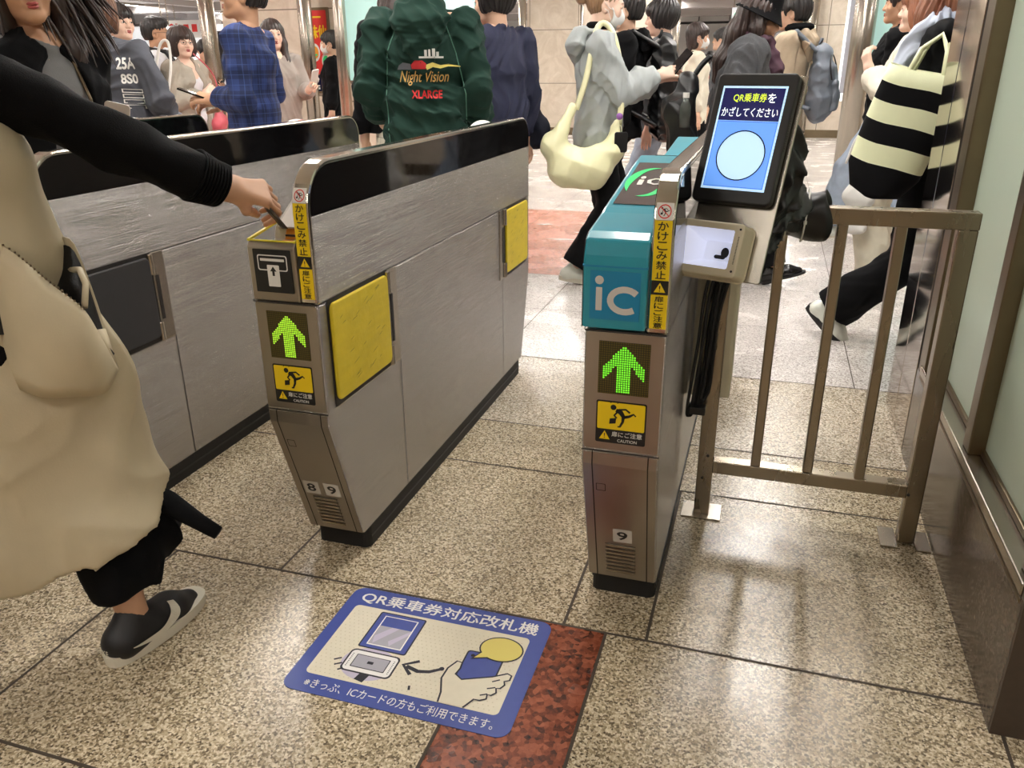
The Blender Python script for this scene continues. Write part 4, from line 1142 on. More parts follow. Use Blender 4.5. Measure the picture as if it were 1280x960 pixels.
# head landmarks in the head's own frame: origin at the neck pivot, forward +y, chin about z .055, crown .285
def head_prims(F, T, s, fem=True):
    """T maps head-frame points to the person's frame"""
    Rm = T[0]
    def P(x, y, z): return Rm @ (V3(x, y, z) * s) + T[1]
    def E(c, r, k, sub=False): F.ell(P(*c), V3(*r) * s, k * s, sub, Rm.T)
    j = .94 if fem else 1.0
    E((0, -.012, .195), (.076, .093, .088), .03)
    E((0, .030, .140), (.063 * j, .064, .088), .03)
    F.cone(P(-.040 * j, .010, .088), P(-.012, .074, .066), .024 * s, .017 * s, .03 * s); F.cone(P(.040 * j, .010, .088), P(.012, .074, .066), .024 * s, .017 * s, .03 * s)
    F.ell(P(0, .080, .068), V3(.019, .016, .016) * s, .02 * s, False, Rm.T)
    E((-.040, .066, .125), (.020, .018, .022), .03); E((.040, .066, .125), (.020, .018, .022), .03)
    F.cone(P(0, .088, .166), P(0, .107, .130), .0085 * s, .0115 * s, .018 * s)
    E((-.011, .096, .126), (.009, .010, .008), .008); E((.011, .096, .126), (.009, .010, .008), .008)
    F.cone(P(-.030, .082, .176), P(.030, .082, .176), .011 * s, .011 * s, .02 * s)
    E((-.031, .101, .158), (.017, .016, .011), .014, True); E((.031, .101, .158), (.017, .016, .011), .014, True)
    E((-.031, .083, .158), (.014, .011, .010), .006); E((.031, .083, .158), (.014, .011, .010), .006)
    F.cone(P(-.016, .089, .102), P(.016, .089, .102), .0072 * s, .0072 * s, .010 * s)
    F.cone(P(-.013, .089, .092), P(.013, .089, .092), .0075 * s, .0075 * s, .009 * s)
    for sx in (-1, 1):
        E((sx * .073, -.004, .140), (.010, .020, .030), .010); E((sx * .080, .002, .142), (.007, .010, .016), .006, True)
    F.cone(P(0, -.016, -.02), P(0, -.014, .10), .051 * s, .050 * s, .03 * s)
    return P
def face_parts(parent, P, s, brow_mat, lips=True, mask=None, open_mouth=0.0, glasses=None, eyes=True):
    if eyes:
        for sx in (-1, 1):
            b = MB(); u = [tuple(P(sx * .031 + .0125 * math.cos(a), .0935 - .004 * math.cos(a) ** 2, .1565 + .0050 * math.sin(a))) for a in np.linspace(0, 2 * PI, 14, endpoint=False)]
            u2 = [tuple(P(sx * .031 + .0125 * math.cos(a) * .5, .0958, .1565 + .0050 * math.sin(a) * .5)) for a in np.linspace(0, 2 * PI, 14, endpoint=False)]
            n = 14; b.add(u + u2, [(i, (i + 1) % n, n + (i + 1) % n, n + i) for i in range(n)] + [tuple(range(n, 2 * n))])
            e = b.build('eye', M['eye_white'], parent, True)
            b = MB(); q = [tuple(P(sx * .031 + .0052 * math.cos(a), .0966, .1568 + .0052 * math.sin(a))) for a in np.linspace(0, 2 * PI, 12, endpoint=False)]
            b.add(q, [tuple(range(12))]); b.tube([P(sx * .031 - .0130, .0915, .158), P(sx * .031, .0965, .1625), P(sx * .031 + .0130, .0915, .158)], .0012 * s, 5)
            b.build('iris', M['iris'], e)
            b = MB(); b.tube([P(sx * .016, .0935, .1765), P(sx * .030, .0940, .1805), P(sx * .046, .0830, .1760)], [.0024 * s, .0030 * s, .0014 * s], 6)
            b.build('eyebrow', brow_mat, parent, True)
    if lips and mask is None:
        b = MB()
        b.tube([P(-.023, .0895, .0985), P(-.009, .0990, .1030), P(0, .1000, .1015), P(.009, .0990, .1030), P(.023, .0895, .0985)], [.0014 * s, .0046 * s, .0046 * s, .0046 * s, .0014 * s], 8)
        b.tube([P(-.022, .0895, .0970 - open_mouth * .3), P(-.010, .0975, .0925 - open_mouth * .9), P(0, .0990, .0915 - open_mouth), P(.010, .0975, .0925 - open_mouth * .9), P(.022, .0895, .0970 - open_mouth * .3)], [.0014 * s, .0050 * s, .0058 * s, .0050 * s, .0014 * s], 8)
        lp = b.build('lips', M['lips'], parent, True)
        if open_mouth:
            b = MB(); b.sphere(P(0, .0935, .0965 - open_mouth * .4), (.010 * s, .006 * s, (.003 + open_mouth * .6) * s), 12, 8); b.build('mouth_opening', M['iris'], lp, True)
    if mask is not None:
        b = MB(); nu, nv = 13, 7; vs = []
        for j in range(nv):
            v = j / (nv - 1)
            for i in range(nu):
                a = (i / (nu - 1) - .5) * 2
                x = a * (.068 - .008 * abs(v - .5)); y = .118 - .070 * abs(a) ** 1.8 - .030 * (abs(v - .55) * 2) ** 2 * (1 - .4 * abs(a)); z = .058 + v * .088 - .02 * (1 - abs(a)) * (v < .01) + .006 * (1 - abs(a)) * (v > .99)
                vs.append(tuple(P(x, y, z)))
        fs = [(j * nu + i, j * nu + i + 1, (j + 1) * nu + i + 1, (j + 1) * nu + i) for j in range(nv - 1) for i in range(nu - 1)]
        b.add(vs, fs)
        mk = b.build('face_mask', M['white_cloth'], parent, True); sm = mk.modifiers.new('thick', 'SOLIDIFY'); sm.thickness = .002
        b = MB()
        for sx in (-1, 1):
            for z0 in (.070, .132): b.tube([P(sx * .066, .050, z0), P(sx * .078, .015, .135 + (z0 - .1) * .3), P(sx * .080, -.012, .150 + (z0 - .1) * .5)], .0014 * s, 5)
        b.build('mask_loop', M['white_cloth'], mk)
    if glasses:
        b = MB()
        for sx in (-1, 1):
            b.tube([P(sx * .033 + .022 * math.cos(a), .106, .157 + .017 * math.sin(a)) for a in np.linspace(0, 2 * PI, 20)], .0014 * s, 6)
            b.tube([P(sx * .055, .104, .160), P(sx * .078, .03, .160), P(sx * .080, -.01, .155)], .0014 * s, 6)
        b.tube([P(-.011, .106, .160), P(.011, .106, .160)], .0014 * s, 6)
        b.build('glasses', M[glasses], parent, True)
M['white_cloth'] = cloth('white_cloth', rgb(236, 236, 234), noise=.04)

def hair_mesh(kind, P, Rm, T, s, vox, seed):
    """hair mass with strand grooves; kinds: short, bob, long, bun, crop, shag"""
    H = Field()
    def E(c, r, k=.03, sub=False): H.ell(P(*c), V3(*r) * s, k * s, sub, Rm.T)
    ex = {'short': .010, 'crop': .004, 'bob': .012, 'long': .010, 'bun': .002, 'shag': .012, 'mushroom': .014}[kind]
    E((0, -.014, .202), (.079 + ex, .097 + ex, .089 + ex))
    if kind in ('short', 'shag', 'crop', 'bun'):
        E((0, -.040, .150), (.074 + ex * .6, .068 + ex * .4, .075) if kind != 'bun' else (.066, .052, .060))
    if kind in ('short', 'shag', 'mushroom'):
        E((0, .060, .212), (.060 + ex, .046, .036))
        for sx in (-1, 1): E((sx * .070, .018, .172), (.016, .036, .044 if kind == 'short' else .056))
    if kind == 'crop':
        E((0, .055, .242), (.055, .050, .040))
    if kind == 'shag':
        for sx in (-1, 1): E((sx * .066, -.03, .11), (.026, .044, .070))
        E((0, -.07, .09), (.060, .034, .075))
    if kind in ('bob', 'mushroom'):
        zb = .065 if kind == 'bob' else .105
        E((0, -.035, zb + .065), (.092, .080, .095))
        for sx in (-1, 1): E((sx * .074, .012, zb + .07), (.022, .048, .085))
        E((0, .062, .205), (.060, .044, .034))
    if kind == 'long':
        for sx in (-1, 1):
            H.chain([P(sx * .068, .005, .20), P(sx * .080, .010, .10), P(sx * .085, .035, -.05), P(sx * .080, .060, -.19)], [.030 * s, .030 * s, .030 * s, .016 * s], .03)
        H.chain([P(0, -.07, .18), P(0, -.085, .05), P(0, -.10, -.10), P(0, -.10, -.20)], [.060 * s, .060 * s, .055 * s, .03 * s], .04, frame=Rm @ V3(1, 0, 0), sq=1.5)
    if kind == 'bun':
        E((0, -.136, .172), (.034, .032, .034), .006)
    if kind != 'crop':
        pass
    # open the face
    zt = {'short': .172, 'crop': .196, 'bob': .176, 'long': .186, 'bun': .196, 'shag': .172, 'mushroom': .168}[kind]
    E((0, .130, zt - .085), (.066, .105, .098), .012, True)
    if kind in ('short', 'crop', 'bun', 'shag'):
        for sx in (-1, 1): E((sx * .085, .012, .128), (.030, .030 if kind != 'crop' else .045, .046 if kind != 'crop' else .060), .012, True)
    if kind in ('crop', 'short'): E((0, -.05, .045), (.11, .09, .062), .012, True)
    Ri = Rm.T; rg = np.random.RandomState(seed); ph = rg.uniform(0, 6.28, 4)
    def groove(x, y, z):
        q = [x - T[0], y - T[1], z - T[2]]
        lx, ly, lz = (Ri[i, 0] * q[0] + Ri[i, 1] * q[1] + Ri[i, 2] * q[2] for i in range(3))
        th = np.arctan2(lx, ly + .02 * s) + .6 * np.sin(lz / s * 14 + ph[3]) * .25
        return ((.0026 * np.sin(th * 23 + ph[0] + lz / s * 9) + .0022 * np.sin(th * 41 + ph[1] - lz / s * 12)) * s).astype(np.float32)
    return H.mesh(vox, groove)

def shoe(parent, ank, heading, pitch, mat, sole_mat, s=1.0, name='shoe', L=.26, kind='sneaker'):
    """shoe standing at the ankle point; heading unit vector on the floor, pitch in degrees (toe up positive)"""
    f = nrm([heading[0], heading[1], 0]); r = np.cross(f, V3(0, 0, 1))
    p = math.radians(pitch); fz = f * math.cos(p) + V3(0, 0, 1) * math.sin(p); uz = V3(0, 0, 1) * math.cos(p) - f * math.sin(p)
    A = np.asarray(ank, float)
    def Q(a, b, c): return A + r * a * s + fz * b * s + uz * c * s          # c measured from the ankle; sole at -.085
    F = Field(); k = .03
    F.chain([Q(0, -.045, -.050), Q(0, .02, -.052), Q(0, .10, -.060), Q(0, .155, -.066)], [.036 * s, .036 * s, .036 * s, .024 * s], k, frame=r, sq=1.15)
    F.cone(Q(0, -.03, -.04), Q(0, -.012, -.005), .036 * s, .034 * s, k)
    F.cone(Q(0, .03, -.03), Q(0, .09, -.045), .026 * s, .026 * s, k)
    F.cut(Q(0, 0, -.078), -uz)
    V, Fq = F.mesh(.006)
    o = fast_obj(name, V, Fq, mat, parent)
    pr = []
    for a in np.linspace(0, 2 * PI, 28, endpoint=False):
        c, sn = math.cos(a), math.sin(a)
        b = .055 + .140 * c; w = (.047 + .006 * math.cos(a - .6)) * (abs(sn) ** .7) * (1 if sn > 0 else -1)
        pr.append((w, b))
    b = MB(); n = len(pr); h = .027 if kind == 'sneaker' else .014
    vs = [tuple(Q(w, q, -.086)) for w, q in pr] + [tuple(Q(w * 1.04, .055 + (q - .055) * 1.02, -.086 + h)) for w, q in pr]
    b.add(vs, [tuple(range(n - 1, -1, -1)), tuple(range(n, 2 * n))] + [(i, (i + 1) % n, n + (i + 1) % n, n + i) for i in range(n)])
    if kind == 'leather': b.add([tuple(Q(x, y, z)) for z in (-.098, -.084) for y in (-.07, -.01) for x in (-.032, .032)], [(0, 2, 3, 1), (4, 5, 7, 6), (0, 1, 5, 4), (2, 6, 7, 3), (0, 4, 6, 2), (1, 3, 7, 5)])
    b.build('sole', sole_mat, o)
    return o, Q

def person(label, x, y, rz, h, top=None, pants=None, hair=('short', 'hair_black'), head=(0, 0, 0), arms=None, legs=None, fem=True, tone='mid',
           lean=0.0, group=None, fine=.005, face=None, shoes=('white_shoe', 'white_sole', 'sneaker'), hide_legs=False, category='person', seed=None):
    """one standing or walking figure. rz: facing in degrees counter-clockwise from +y. arms/legs in the person's own frame (x right, y forward, z up), metres at 1.65 m height"""
    k = h / 1.65; seed = seed if seed is not None else int(abs(x * 131 + y * 77) * 10) % 1000
    root = empty('person', (x, y, 0), math.radians(rz), label, category, group)
    S = lambda *p: V3(*p) * k
    ln = math.sin(math.radians(lean))
    def LZ(p): return p + V3(0, max(0, p[2] - .85 * k) * ln, 0)
    sw = .165 if fem else .185
    hipz = .86
    J = {}
    legs = legs or {}
    drop = legs.get('drop', 0.0)
    down = V3(0, 0, -drop) * k
    for sx, nm in ((-1, 'L'), (1, 'R')):
        J['hip' + nm] = S(sx * .085, 0, hipz) + down
        a = legs.get(nm, {})
        J['ank' + nm] = S(*a.get('foot', (sx * .10, .0, .085)))
        J['knee' + nm], J['ank' + nm] = ik(J['hip' + nm], J['ank' + nm], .40 * k, .405 * k, a.get('pole', (sx * .1, 1, 0)))
        J['sh' + nm] = LZ(S(sx * sw, -.012, 1.345) + down)
        w = (arms or {}).get(nm, {})
        J['sh' + nm] = J['sh' + nm] - V3(0, 0, w.get('sh', 0))
        tgt = S(*w['wrist']) + down if 'wrist' in w else LZ(S(sx * (sw + .07), .02, .82) + down)
        J['el' + nm], J['wr' + nm] = ik(J['sh' + nm], tgt, .275 * k, .245 * k, w.get('pole', (sx * .5, -1, -.2)))
    neck = LZ(S(0, -.005, 1.385) + down)
    Rm = rotm(*head) if len(head) == 3 else rotm(*head, 0)
    if lean: Rm = Rm @ rotm(0, -lean * .3, 0)
    Tn = neck + S(0, 0, .0)
    # ---- body: one continuous skin surface (coarse under the clothes, fine at head and hands)
    F = Field()
    F.chain([S(0, 0, .86) + down, LZ(S(0, 0, 1.02) + down), LZ(S(0, 0, 1.25) + down), LZ(S(0, -.005, 1.34) + down)], [.094 * k, .080 * k, .088 * k, .066 * k], .05, frame=(1, 0, 0), sq=1.3)
    for nm in 'LR':
        F.chain([J['sh' + nm], J['el' + nm], J['wr' + nm]], [.044 * k, .036 * k, .026 * k], .02)
        F.cone(LZ(S(0, -.005, 1.34) + down), J['sh' + nm], .055 * k, .045 * k, .03)
        F.chain([J['hip' + nm], J['knee' + nm], J['ank' + nm]], [.070 * k, .050 * k, .034 * k], .03)
    F.cone(LZ(S(0, -.01, 1.32) + down), Tn + Rm @ S(0, -.014, .03), .058 * k, .050 * k, .03)
    body = [F.mesh(.014)]
    HF = Field(); P = head_prims(HF, (Rm, Tn), k, fem); body.append(HF.mesh(max(.0032, fine * .8)))
    for sx, nm in ((-1, 'L'), (1, 'R')):
        w = (arms or {}).get(nm, {})
        if w.get('hide'): continue
        fd = nrm(J['wr' + nm] - J['el' + nm]); d = np.asarray(w.get('dir', fd), float)
        n = np.asarray(w.get('back', (sx * 1.0, 0, .15)), float)
        d = nrm(d); n = nrm(n - d * (n @ d)); t0 = np.cross(d, n)
        fwd = w.get('thumb', (0, 1, .3)); sd = 1 if t0 @ np.asarray(fwd, float) > 0 else -1
        HD = Field(); hand_prims(HD, J['wr' + nm] + d * .012, d, n, sd, w.get('curl', .38), k * w.get('hs', .95 if fem else 1.05), thumb=w.get('opp', .4)); body.append(HD.mesh(max(.0030, fine * .65)))
        J['hand' + nm] = J['wr' + nm] + d * .09 * k
    V, Fq = merge(*body)
    sk = fast_obj('body', V, Fq, skin(tone), root)
    fc = dict(face or {}); face_parts(root, P, k, M[hair[1]], **fc)
    # ---- hair
    if hair[0]:
        V, Fq = hair_mesh(hair[0], P, Rm, Tn, k, max(.0045, fine), seed); fast_obj('hair', V, Fq, M[hair[1]], root)
    # ---- trousers or skirt
    if pants:
        m = pants['mat']; F = Field(); wide = pants.get('wide', 1.0)
        F.chain([S(0, 0, .95) + down, S(0, -.005, .84) + down], [.096 * k, .108 * k], .04, frame=(1, 0, 0), sq=1.42)
        if pants.get('skirt'):
            zb = pants['skirt']; F.cone(S(0, 0, .85) + down, S(0, 0, zb), .13 * k, pants.get('flare', .19) * k, .04, flat=True, frame=(1, 0, 0), sq=1.15)
        else:
            for nm in 'LR':
                hm = pants.get('hem', .085) * wide
                F.cone(J['hip' + nm], J['knee' + nm], .088 * k, pants.get('knee', .072) * k * wide, .02)
                e = J['ank' + nm] + (J['ank' + nm] - J['knee' + nm]) * pants.get('long', -.03)
                F.cone(J['knee' + nm], e, pants.get('knee', .072) * k * wide, hm * k, .02, flat=True)
        if 'billow' in pants:       # loose cloth swinging forward over the right shin
            q = J['kneeR'] * .42 + J['ankR'] * .58 + V3(*pants['billow']); F.cone(J['kneeR'] * .8 + J['ankR'] * .2, q, .085 * k, .086 * k, .05); F.cone(q, J['ankR'] + V3(0, 0, .10), .086 * k, .06 * k, .05)
        V, Fq = F.mesh(max(.007, fine * 1.3), folds(seed + 3, pants.get('fold', .005), (34, 34, 22)))
        fast_obj(pants.get('name', 'trousers'), V, Fq, m, root)
    if not hide_legs and shoes:
        for nm in 'LR':
            a = legs.get(nm, {}); hd = a.get('dir', (0, 1))
            shoe(root, J['ank' + nm], hd, a.get('pitch', 0), M[shoes[0]], M[shoes[1]], k, kind=shoes[2])
    # ---- upper garment
    tops = top if isinstance(top, list) else [top]
    for ti, tp in enumerate(tops):
        if not tp: continue
        i = tp.get('infl', .022); hem = tp.get('hem', .76); m = tp['mat']; F = Field()
        wd_ = tp.get('width', 1.0); fl = tp.get('flare', 1.0)
        F.chain([S(0, 0, hem - .02) + down, LZ(S(0, 0, 1.0) + down), LZ(S(0, .0, 1.23) + down), LZ(S(0, -.006, 1.33) + down)],
                [(.098 + i) * k * fl, (.088 + i) * k * wd_, (.095 + i * .8) * k * wd_, (.070 + i * .6) * k], .04, frame=(1, 0, 0), sq=1.48)
        F.cone(LZ(S(0, -.01, 1.33) + down), LZ(S(0, -.008, tp.get('collar', 1.392)) + down), (.062 + i * .4) * k, (.056 + i * .3) * k, .03)
        sl = tp.get('sleeve', 1.0); sr = tp.get('sr', .046) + i * .3
        for sx, nm in ((-1, 'L'), (1, 'R')):
            F.cone(LZ(S(0, -.008, 1.335) + down), J['sh' + nm] + V3(0, 0, -.012), (.056 + i * .4) * k, (.050 + i * .4) * k, .03)
            if sl > 0:
                F.cone(J['sh' + nm] + V3(0, 0, -.008), J['el' + nm], (sr + .008) * k, sr * 1.03 * k, .014)
                if sl > .5:
                    e = J['el' + nm] + (J['wr' + nm] - J['el' + nm]) * (sl if sl <= 1 else 1)
                    q = tp.get('puff', 1.0)
                    F.cone(J['el' + nm], J['el' + nm] * .35 + e * .65, sr * 1.03 * k, sr * .98 * q * k, .014)
                    F.cone(J['el' + nm] * .35 + e * .65, e, sr * .98 * q * k, tp.get('cuff', .040) * k, .02, flat=True)
        if tp.get('lapel'):
            F.chain([LZ(S(-.06, .03, 1.40) + down), LZ(S(0, -.07, 1.41) + down), LZ(S(.06, .03, 1.40) + down)], [.018 * k, .022 * k, .018 * k], .012)
        F.cut(S(0, 0, hem) + down, (0, 0, -1))
        if tp.get('open'):       # open-fronted garment: a wedge taken out of the front
            F.ell(LZ(S(0, .165, (1.40 + hem) / 2) + down), S(tp['open'], .135, (1.46 - hem) / 2), .006, sub=True)
        # neck opening
        F.cone(LZ(S(0, .012, 1.375) + down), LZ(S(0, .018, 1.46) + down), tp.get('neck', .056) * k, tp.get('neck', .056) * 1.1 * k, .008, sub=True)
        V, Fq = F.mesh(max(.0062, fine * 1.15), folds(seed + ti, tp.get('fold', .006), tp.get('ff', (36, 36, 24))))
        g = fast_obj(tp.get('name', 'top'), V, Fq, m, root); J['top%d' % ti] = g; J['topmesh%d' % ti] = (V, Fq)
        if tp.get('hood'):
            H = Field(); hz = tp.get('hood_z', 1.385); q = i - .02; B = -.075 - i * .75
            H.chain([LZ(S(-.060, .060, hz - .02) + down), LZ(S(-.085, -.01, hz + .012) + down), LZ(S(-.060, B + .01, hz + .030) + down), LZ(S(0, B - .02, hz + .028) + down), LZ(S(.060, B + .01, hz + .030) + down), LZ(S(.085, -.01, hz + .012) + down), LZ(S(.060, .060, hz - .02) + down)], [.016 * k, .024 * k, .026 * k, .026 * k, .026 * k, .024 * k, .016 * k], .02)
            H.chain([LZ(S(-.075, B - .006, hz + .005) + down), LZ(S(0, B - .020, hz - .055) + down), LZ(S(.075, B - .006, hz + .005) + down)], [.034 * k, .050 * k, .034 * k], .03)
            H.chain([LZ(S(0, B - .022, hz - .05) + down), LZ(S(.0, B - .020, hz - tp.get('hood_l', .15)) + down)], [.066 * k, .026 * k], .03, frame=(1, 0, 0), sq=2.0)
            V, Fq = H.mesh(max(.0055, fine), folds(seed + 9, .006, (40, 40, 36))); fast_obj('hood', V, Fq, m, g)
    J['root'] = root; J['P'] = P; J['k'] = k; J['Rm'] = Rm; J['T'] = Tn; J['LZ'] = LZ; J['down'] = down; J['S'] = S
    return J

def soft(parent, name, pts, rs, mat, k=.02, vox=.006, fold=.006, seed=3, frame=None, sq=1.0, f=(46, 46, 30)):
    """folded cloth strip or scarf as one surface"""
    F = Field(); F.chain([V3(*p) for p in pts], rs, k, frame=frame, sq=sq); V, Fq = F.mesh(vox, folds(seed, fold, f)); return fast_obj(name, V, Fq, mat, parent)
def at_person(J, p):
    """point of the person's frame in world space"""
    r = J['root']; a = r.rotation_euler.z; c, s = math.cos(a), math.sin(a)
    return V3(r.location.x + c * p[0] - s * p[1], r.location.y + s * p[0] + c * p[1], p[2])

def print_on(J, which, fn2d, origin, u, v, d, name, mat, lift=.003):
    """lettering laid onto a garment: 2-D shapes in plane (u, v) dropped along d onto the cloth"""
    V, Fq = J['topmesh%d' % which]
    bvh = BVHTree.FromPolygons([tuple(p) for p in V], [tuple(int(i) for i in q) for q in Fq])
    mb = MB(); fn2d(mb, lambda a, b: (a, b, 0))
    o, u, v, d = (Vector(q) for q in (origin, u, v, d)); out = []
    for a, b, _ in mb.v:
        p = o + u * a + v * b
        hit = bvh.ray_cast(p, d)
        out.append(tuple((hit[0] - d * lift) if hit[0] is not None else (p + d * .15)))
    mb.v = out
    return mb.build(name, mat, J['top%d' % which])
# ------------------------------------------------------------------ cloth colours
C = {}
for n_, c_, kw in (('black_knit', rgb(11, 10, 11), dict(bscale=400, bump=.3)), ('black_coat', rgb(15, 15, 17), {}), ('black_trouser', rgb(14, 14, 16), {}),
                   ('beige_coat', rgb(194, 180, 150), dict(noise=.06, bump=.05, rough=.6)), ('grey_tee', rgb(112, 112, 112), {}), ('char_sweat', rgb(70, 72, 80), dict(noise=.3)),
                   ('white_shirt', rgb(232, 232, 236), dict(noise=.05)), ('oat_cardigan', rgb(170, 162, 148), dict(bscale=150, bump=.3)), ('navy_suit', rgb(26, 30, 48), {}),
                   ('taupe_knit', rgb(160, 150, 142), {}), ('green_hood', rgb(16, 52, 42), dict(rough=.9)), ('navy_jacket', rgb(40, 44, 70), {}),
                   ('grey_hood', rgb(176, 182, 182), dict(noise=.10)), ('cream_knit', rgb(232, 224, 204), dict(noise=.05)), ('dark_coat', rgb(66, 67, 70), dict(noise=.35, nscale=90)),
                   ('beige_jacket', rgb(184, 166, 142), {}), ('stone_jacket', rgb(84, 86, 90), {}), ('jeans', rgb(92, 110, 140), dict(noise=.25)), ('pale_jeans', rgb(164, 178, 196), dict(noise=.2)),
                   ('grey_trouser', rgb(96, 98, 104), {}), ('ivory_skirt', rgb(226, 218, 196), {}), ('yellow_nylon', rgb(244, 241, 196), dict(rough=.35, noise=.05, bump=.04)),
                   ('white_canvas', rgb(236, 234, 228), dict(noise=.04)), ('black_nylon', rgb(15, 15, 17), dict(rough=.38)), ('grey_nylon', rgb(112, 120, 132), dict(rough=.55)),
                   ('pink_leather', rgb(206, 92, 104), dict(rough=.4)), ('red_cloth', rgb(190, 40, 44), {}), ('blue_tie', rgb(110, 150, 200), {}), ('scarf_blue', rgb(182, 190, 206), dict(noise=.2)),
                   ('plum_scarf', rgb(72, 44, 58), dict(noise=.4)), ('lime_canvas', rgb(236, 240, 200), dict(noise=.05))):
    if n_.startswith('black') and n_ != 'black_nylon': kw = dict(kw, spec=.12)
    C[n_] = cloth(n_, c_, **kw)
M['white_shoe'] = cloth('white_shoe_upper', rgb(232, 234, 222), .45, .05)
M['black_shoe'] = pm('black_shoe_leather', rgb(20, 20, 22), .22)
M['black_suede'] = pm('black_shoe_upper', rgb(26, 25, 27), .5)
M['white_sole'] = pm('white_sole', rgb(224, 218, 200), .5)
M['black_sole'] = pm('black_sole', rgb(22, 22, 22), .5)
M['phone_black'] = pm('phone_glass', rgb(18, 19, 22), .12)
M['silver'] = pm('silver_case', rgb(196, 192, 190), .3, .4)
M['black_frame'] = pm('glasses_frame', rgb(20, 20, 22), .3)
M['wire_frame'] = pm('wire_glasses', rgb(150, 140, 130), .25, 1.0)
def plaid(name, base, dark, line, sc):
    m = pm(name, base, .85); nt = m.node_tree; N, L = nt.nodes, nt.links; b = N['Principled BSDF']
    tc = N.new('ShaderNodeTexCoord'); sp = N.new('ShaderNodeSeparateXYZ'); L.new(tc.outputs['Object'], sp.inputs[0])
    a0 = N.new('ShaderNodeMath'); a0.operation = 'ARCTAN2'; L.new(sp.outputs[0], a0.inputs[0]); L.new(sp.outputs[1], a0.inputs[1])
    ad = N.new('ShaderNodeMath'); ad.operation = 'MULTIPLY'; ad.inputs[1].default_value = .20; L.new(a0.outputs[0], ad.inputs[0])
    prev = None
    for src, per, wid, col in ((ad.outputs[0], sc, .42, dark), (sp.outputs[2], sc, .42, dark), (ad.outputs[0], sc * .5, .06, line), (sp.outputs[2], sc * .5, .06, line)):
        fr = N.new('ShaderNodeMath'); fr.operation = 'PINGPONG'; fr.inputs[1].default_value = per; L.new(src, fr.inputs[0])
        lt = N.new('ShaderNodeMath'); lt.operation = 'LESS_THAN'; lt.inputs[1].default_value = per * wid; L.new(fr.outputs[0], lt.inputs[0])
        ml = N.new('ShaderNodeMath'); ml.operation = 'MULTIPLY'; ml.inputs[1].default_value = .5; L.new(lt.outputs[0], ml.inputs[0])
        mx = N.new('ShaderNodeMix'); mx.data_type = 'RGBA'; mx.inputs['A'].default_value = (*base, 1); mx.inputs['B'].default_value = (*col, 1)
        if prev is not None: L.new(prev, mx.inputs['A'])
        L.new(ml.outputs[0], mx.inputs['Factor']); prev = mx.outputs['Result']
    L.new(prev, b.inputs['Base Color']); return m
C['plaid_blue'] = plaid('plaid_blue', rgb(44, 62, 116), rgb(18, 24, 50), rgb(70, 96, 160), .045)
C['plaid_ivory'] = plaid('plaid_ivory', rgb(226, 220, 200), rgb(190, 184, 164), rgb(36, 34, 32), .07)

def RZ(x, y, phi): return math.degrees(math.atan2(-x, y)) - phi
TR = lambda **k: dict(dict(mat=C['black_trouser']), **k)
BS = ('black_shoe', 'black_sole', 'leather'); SN = ('black_suede', 'white_sole', 'sneaker'); WS = ('white_shoe', 'white_sole', 'sneaker'); WB = ('white_shoe', 'black_sole', 'sneaker')
def thing_at(J, name, label, cat, local, group=None):
    p = at_person(J, local); return empty(name, tuple(p), J['root'].rotation_euler.z, label, cat, group)
def phone_thing(J, hand, label, col='phone_black', size=(.07, .145, .008), tilt=(0, 0, 0), off=(0, 0, 0), name='phone', cat='phone'):
    k = J['k']; c = J['hand' + hand] + V3(*off)
    t = thing_at(J, name, label, cat, c)
    w, l, d = (v for v in size); Rt = rotm(*tilt)
    b = MB(); b.prism(rrect(-w / 2, w / 2, -l / 2, l / 2, .009, 4), 'z', -d / 2, d / 2); b.v = [tuple(Rt @ V3(*v)) for v in b.v]; b.build(name + '_body', M[col], t)
    b = MB(); b.prism(rrect(-w * .2, w * .2, -l * .48, -l * .40, .004, 3), 'z', -d / 2 - .0008, -d / 2); b.v = [tuple(Rt @ V3(*v)) for v in b.v]; b.build('camera_lens' if name == 'phone' else 'card_slot', M['ink'], t)
    return t
def soft_bag(J, name, label, cat, pts, rs, sq, frame, mat, strap=None, strap_mat=None, strap_r=.012, vox=.008, seed=5, fold=.006, flatcut=None):
    """soft bag hanging from a figure; pts in the figure's frame"""
    o = V3(*pts[len(pts) // 2]); t = thing_at(J, name, label, cat, o)
    F = Field(); F.chain([V3(*p) - o for p in pts], rs, .04, frame=frame, sq=sq)
    if flatcut is not None: F.cut(V3(*flatcut) - o, (0, 0, 1))
    V, Fq = F.mesh(vox, folds(seed, fold, (24, 24, 12)))
    b = fast_obj('bag_body', V, Fq, mat, t)
    if strap:
        q = []; P = [V3(*p) - o for p in strap]
        for i in range(len(P) - 1):
            p0, p1, p2, p3 = P[max(0, i - 1)], P[i], P[i + 1], P[min(len(P) - 1, i + 2)]
            for s in range(6):
                u = s / 6; q.append(.5 * ((2 * p1) + (p2 - p0) * u + (2 * p0 - 5 * p1 + 4 * p2 - p3) * u * u + (3 * p1 - p0 - 3 * p2 + p3) * u ** 3))
        q.append(P[-1]); mb = MB(); mb.tube(q, strap_r, 8); mb.build('strap', strap_mat or mat, t, True)
    return t

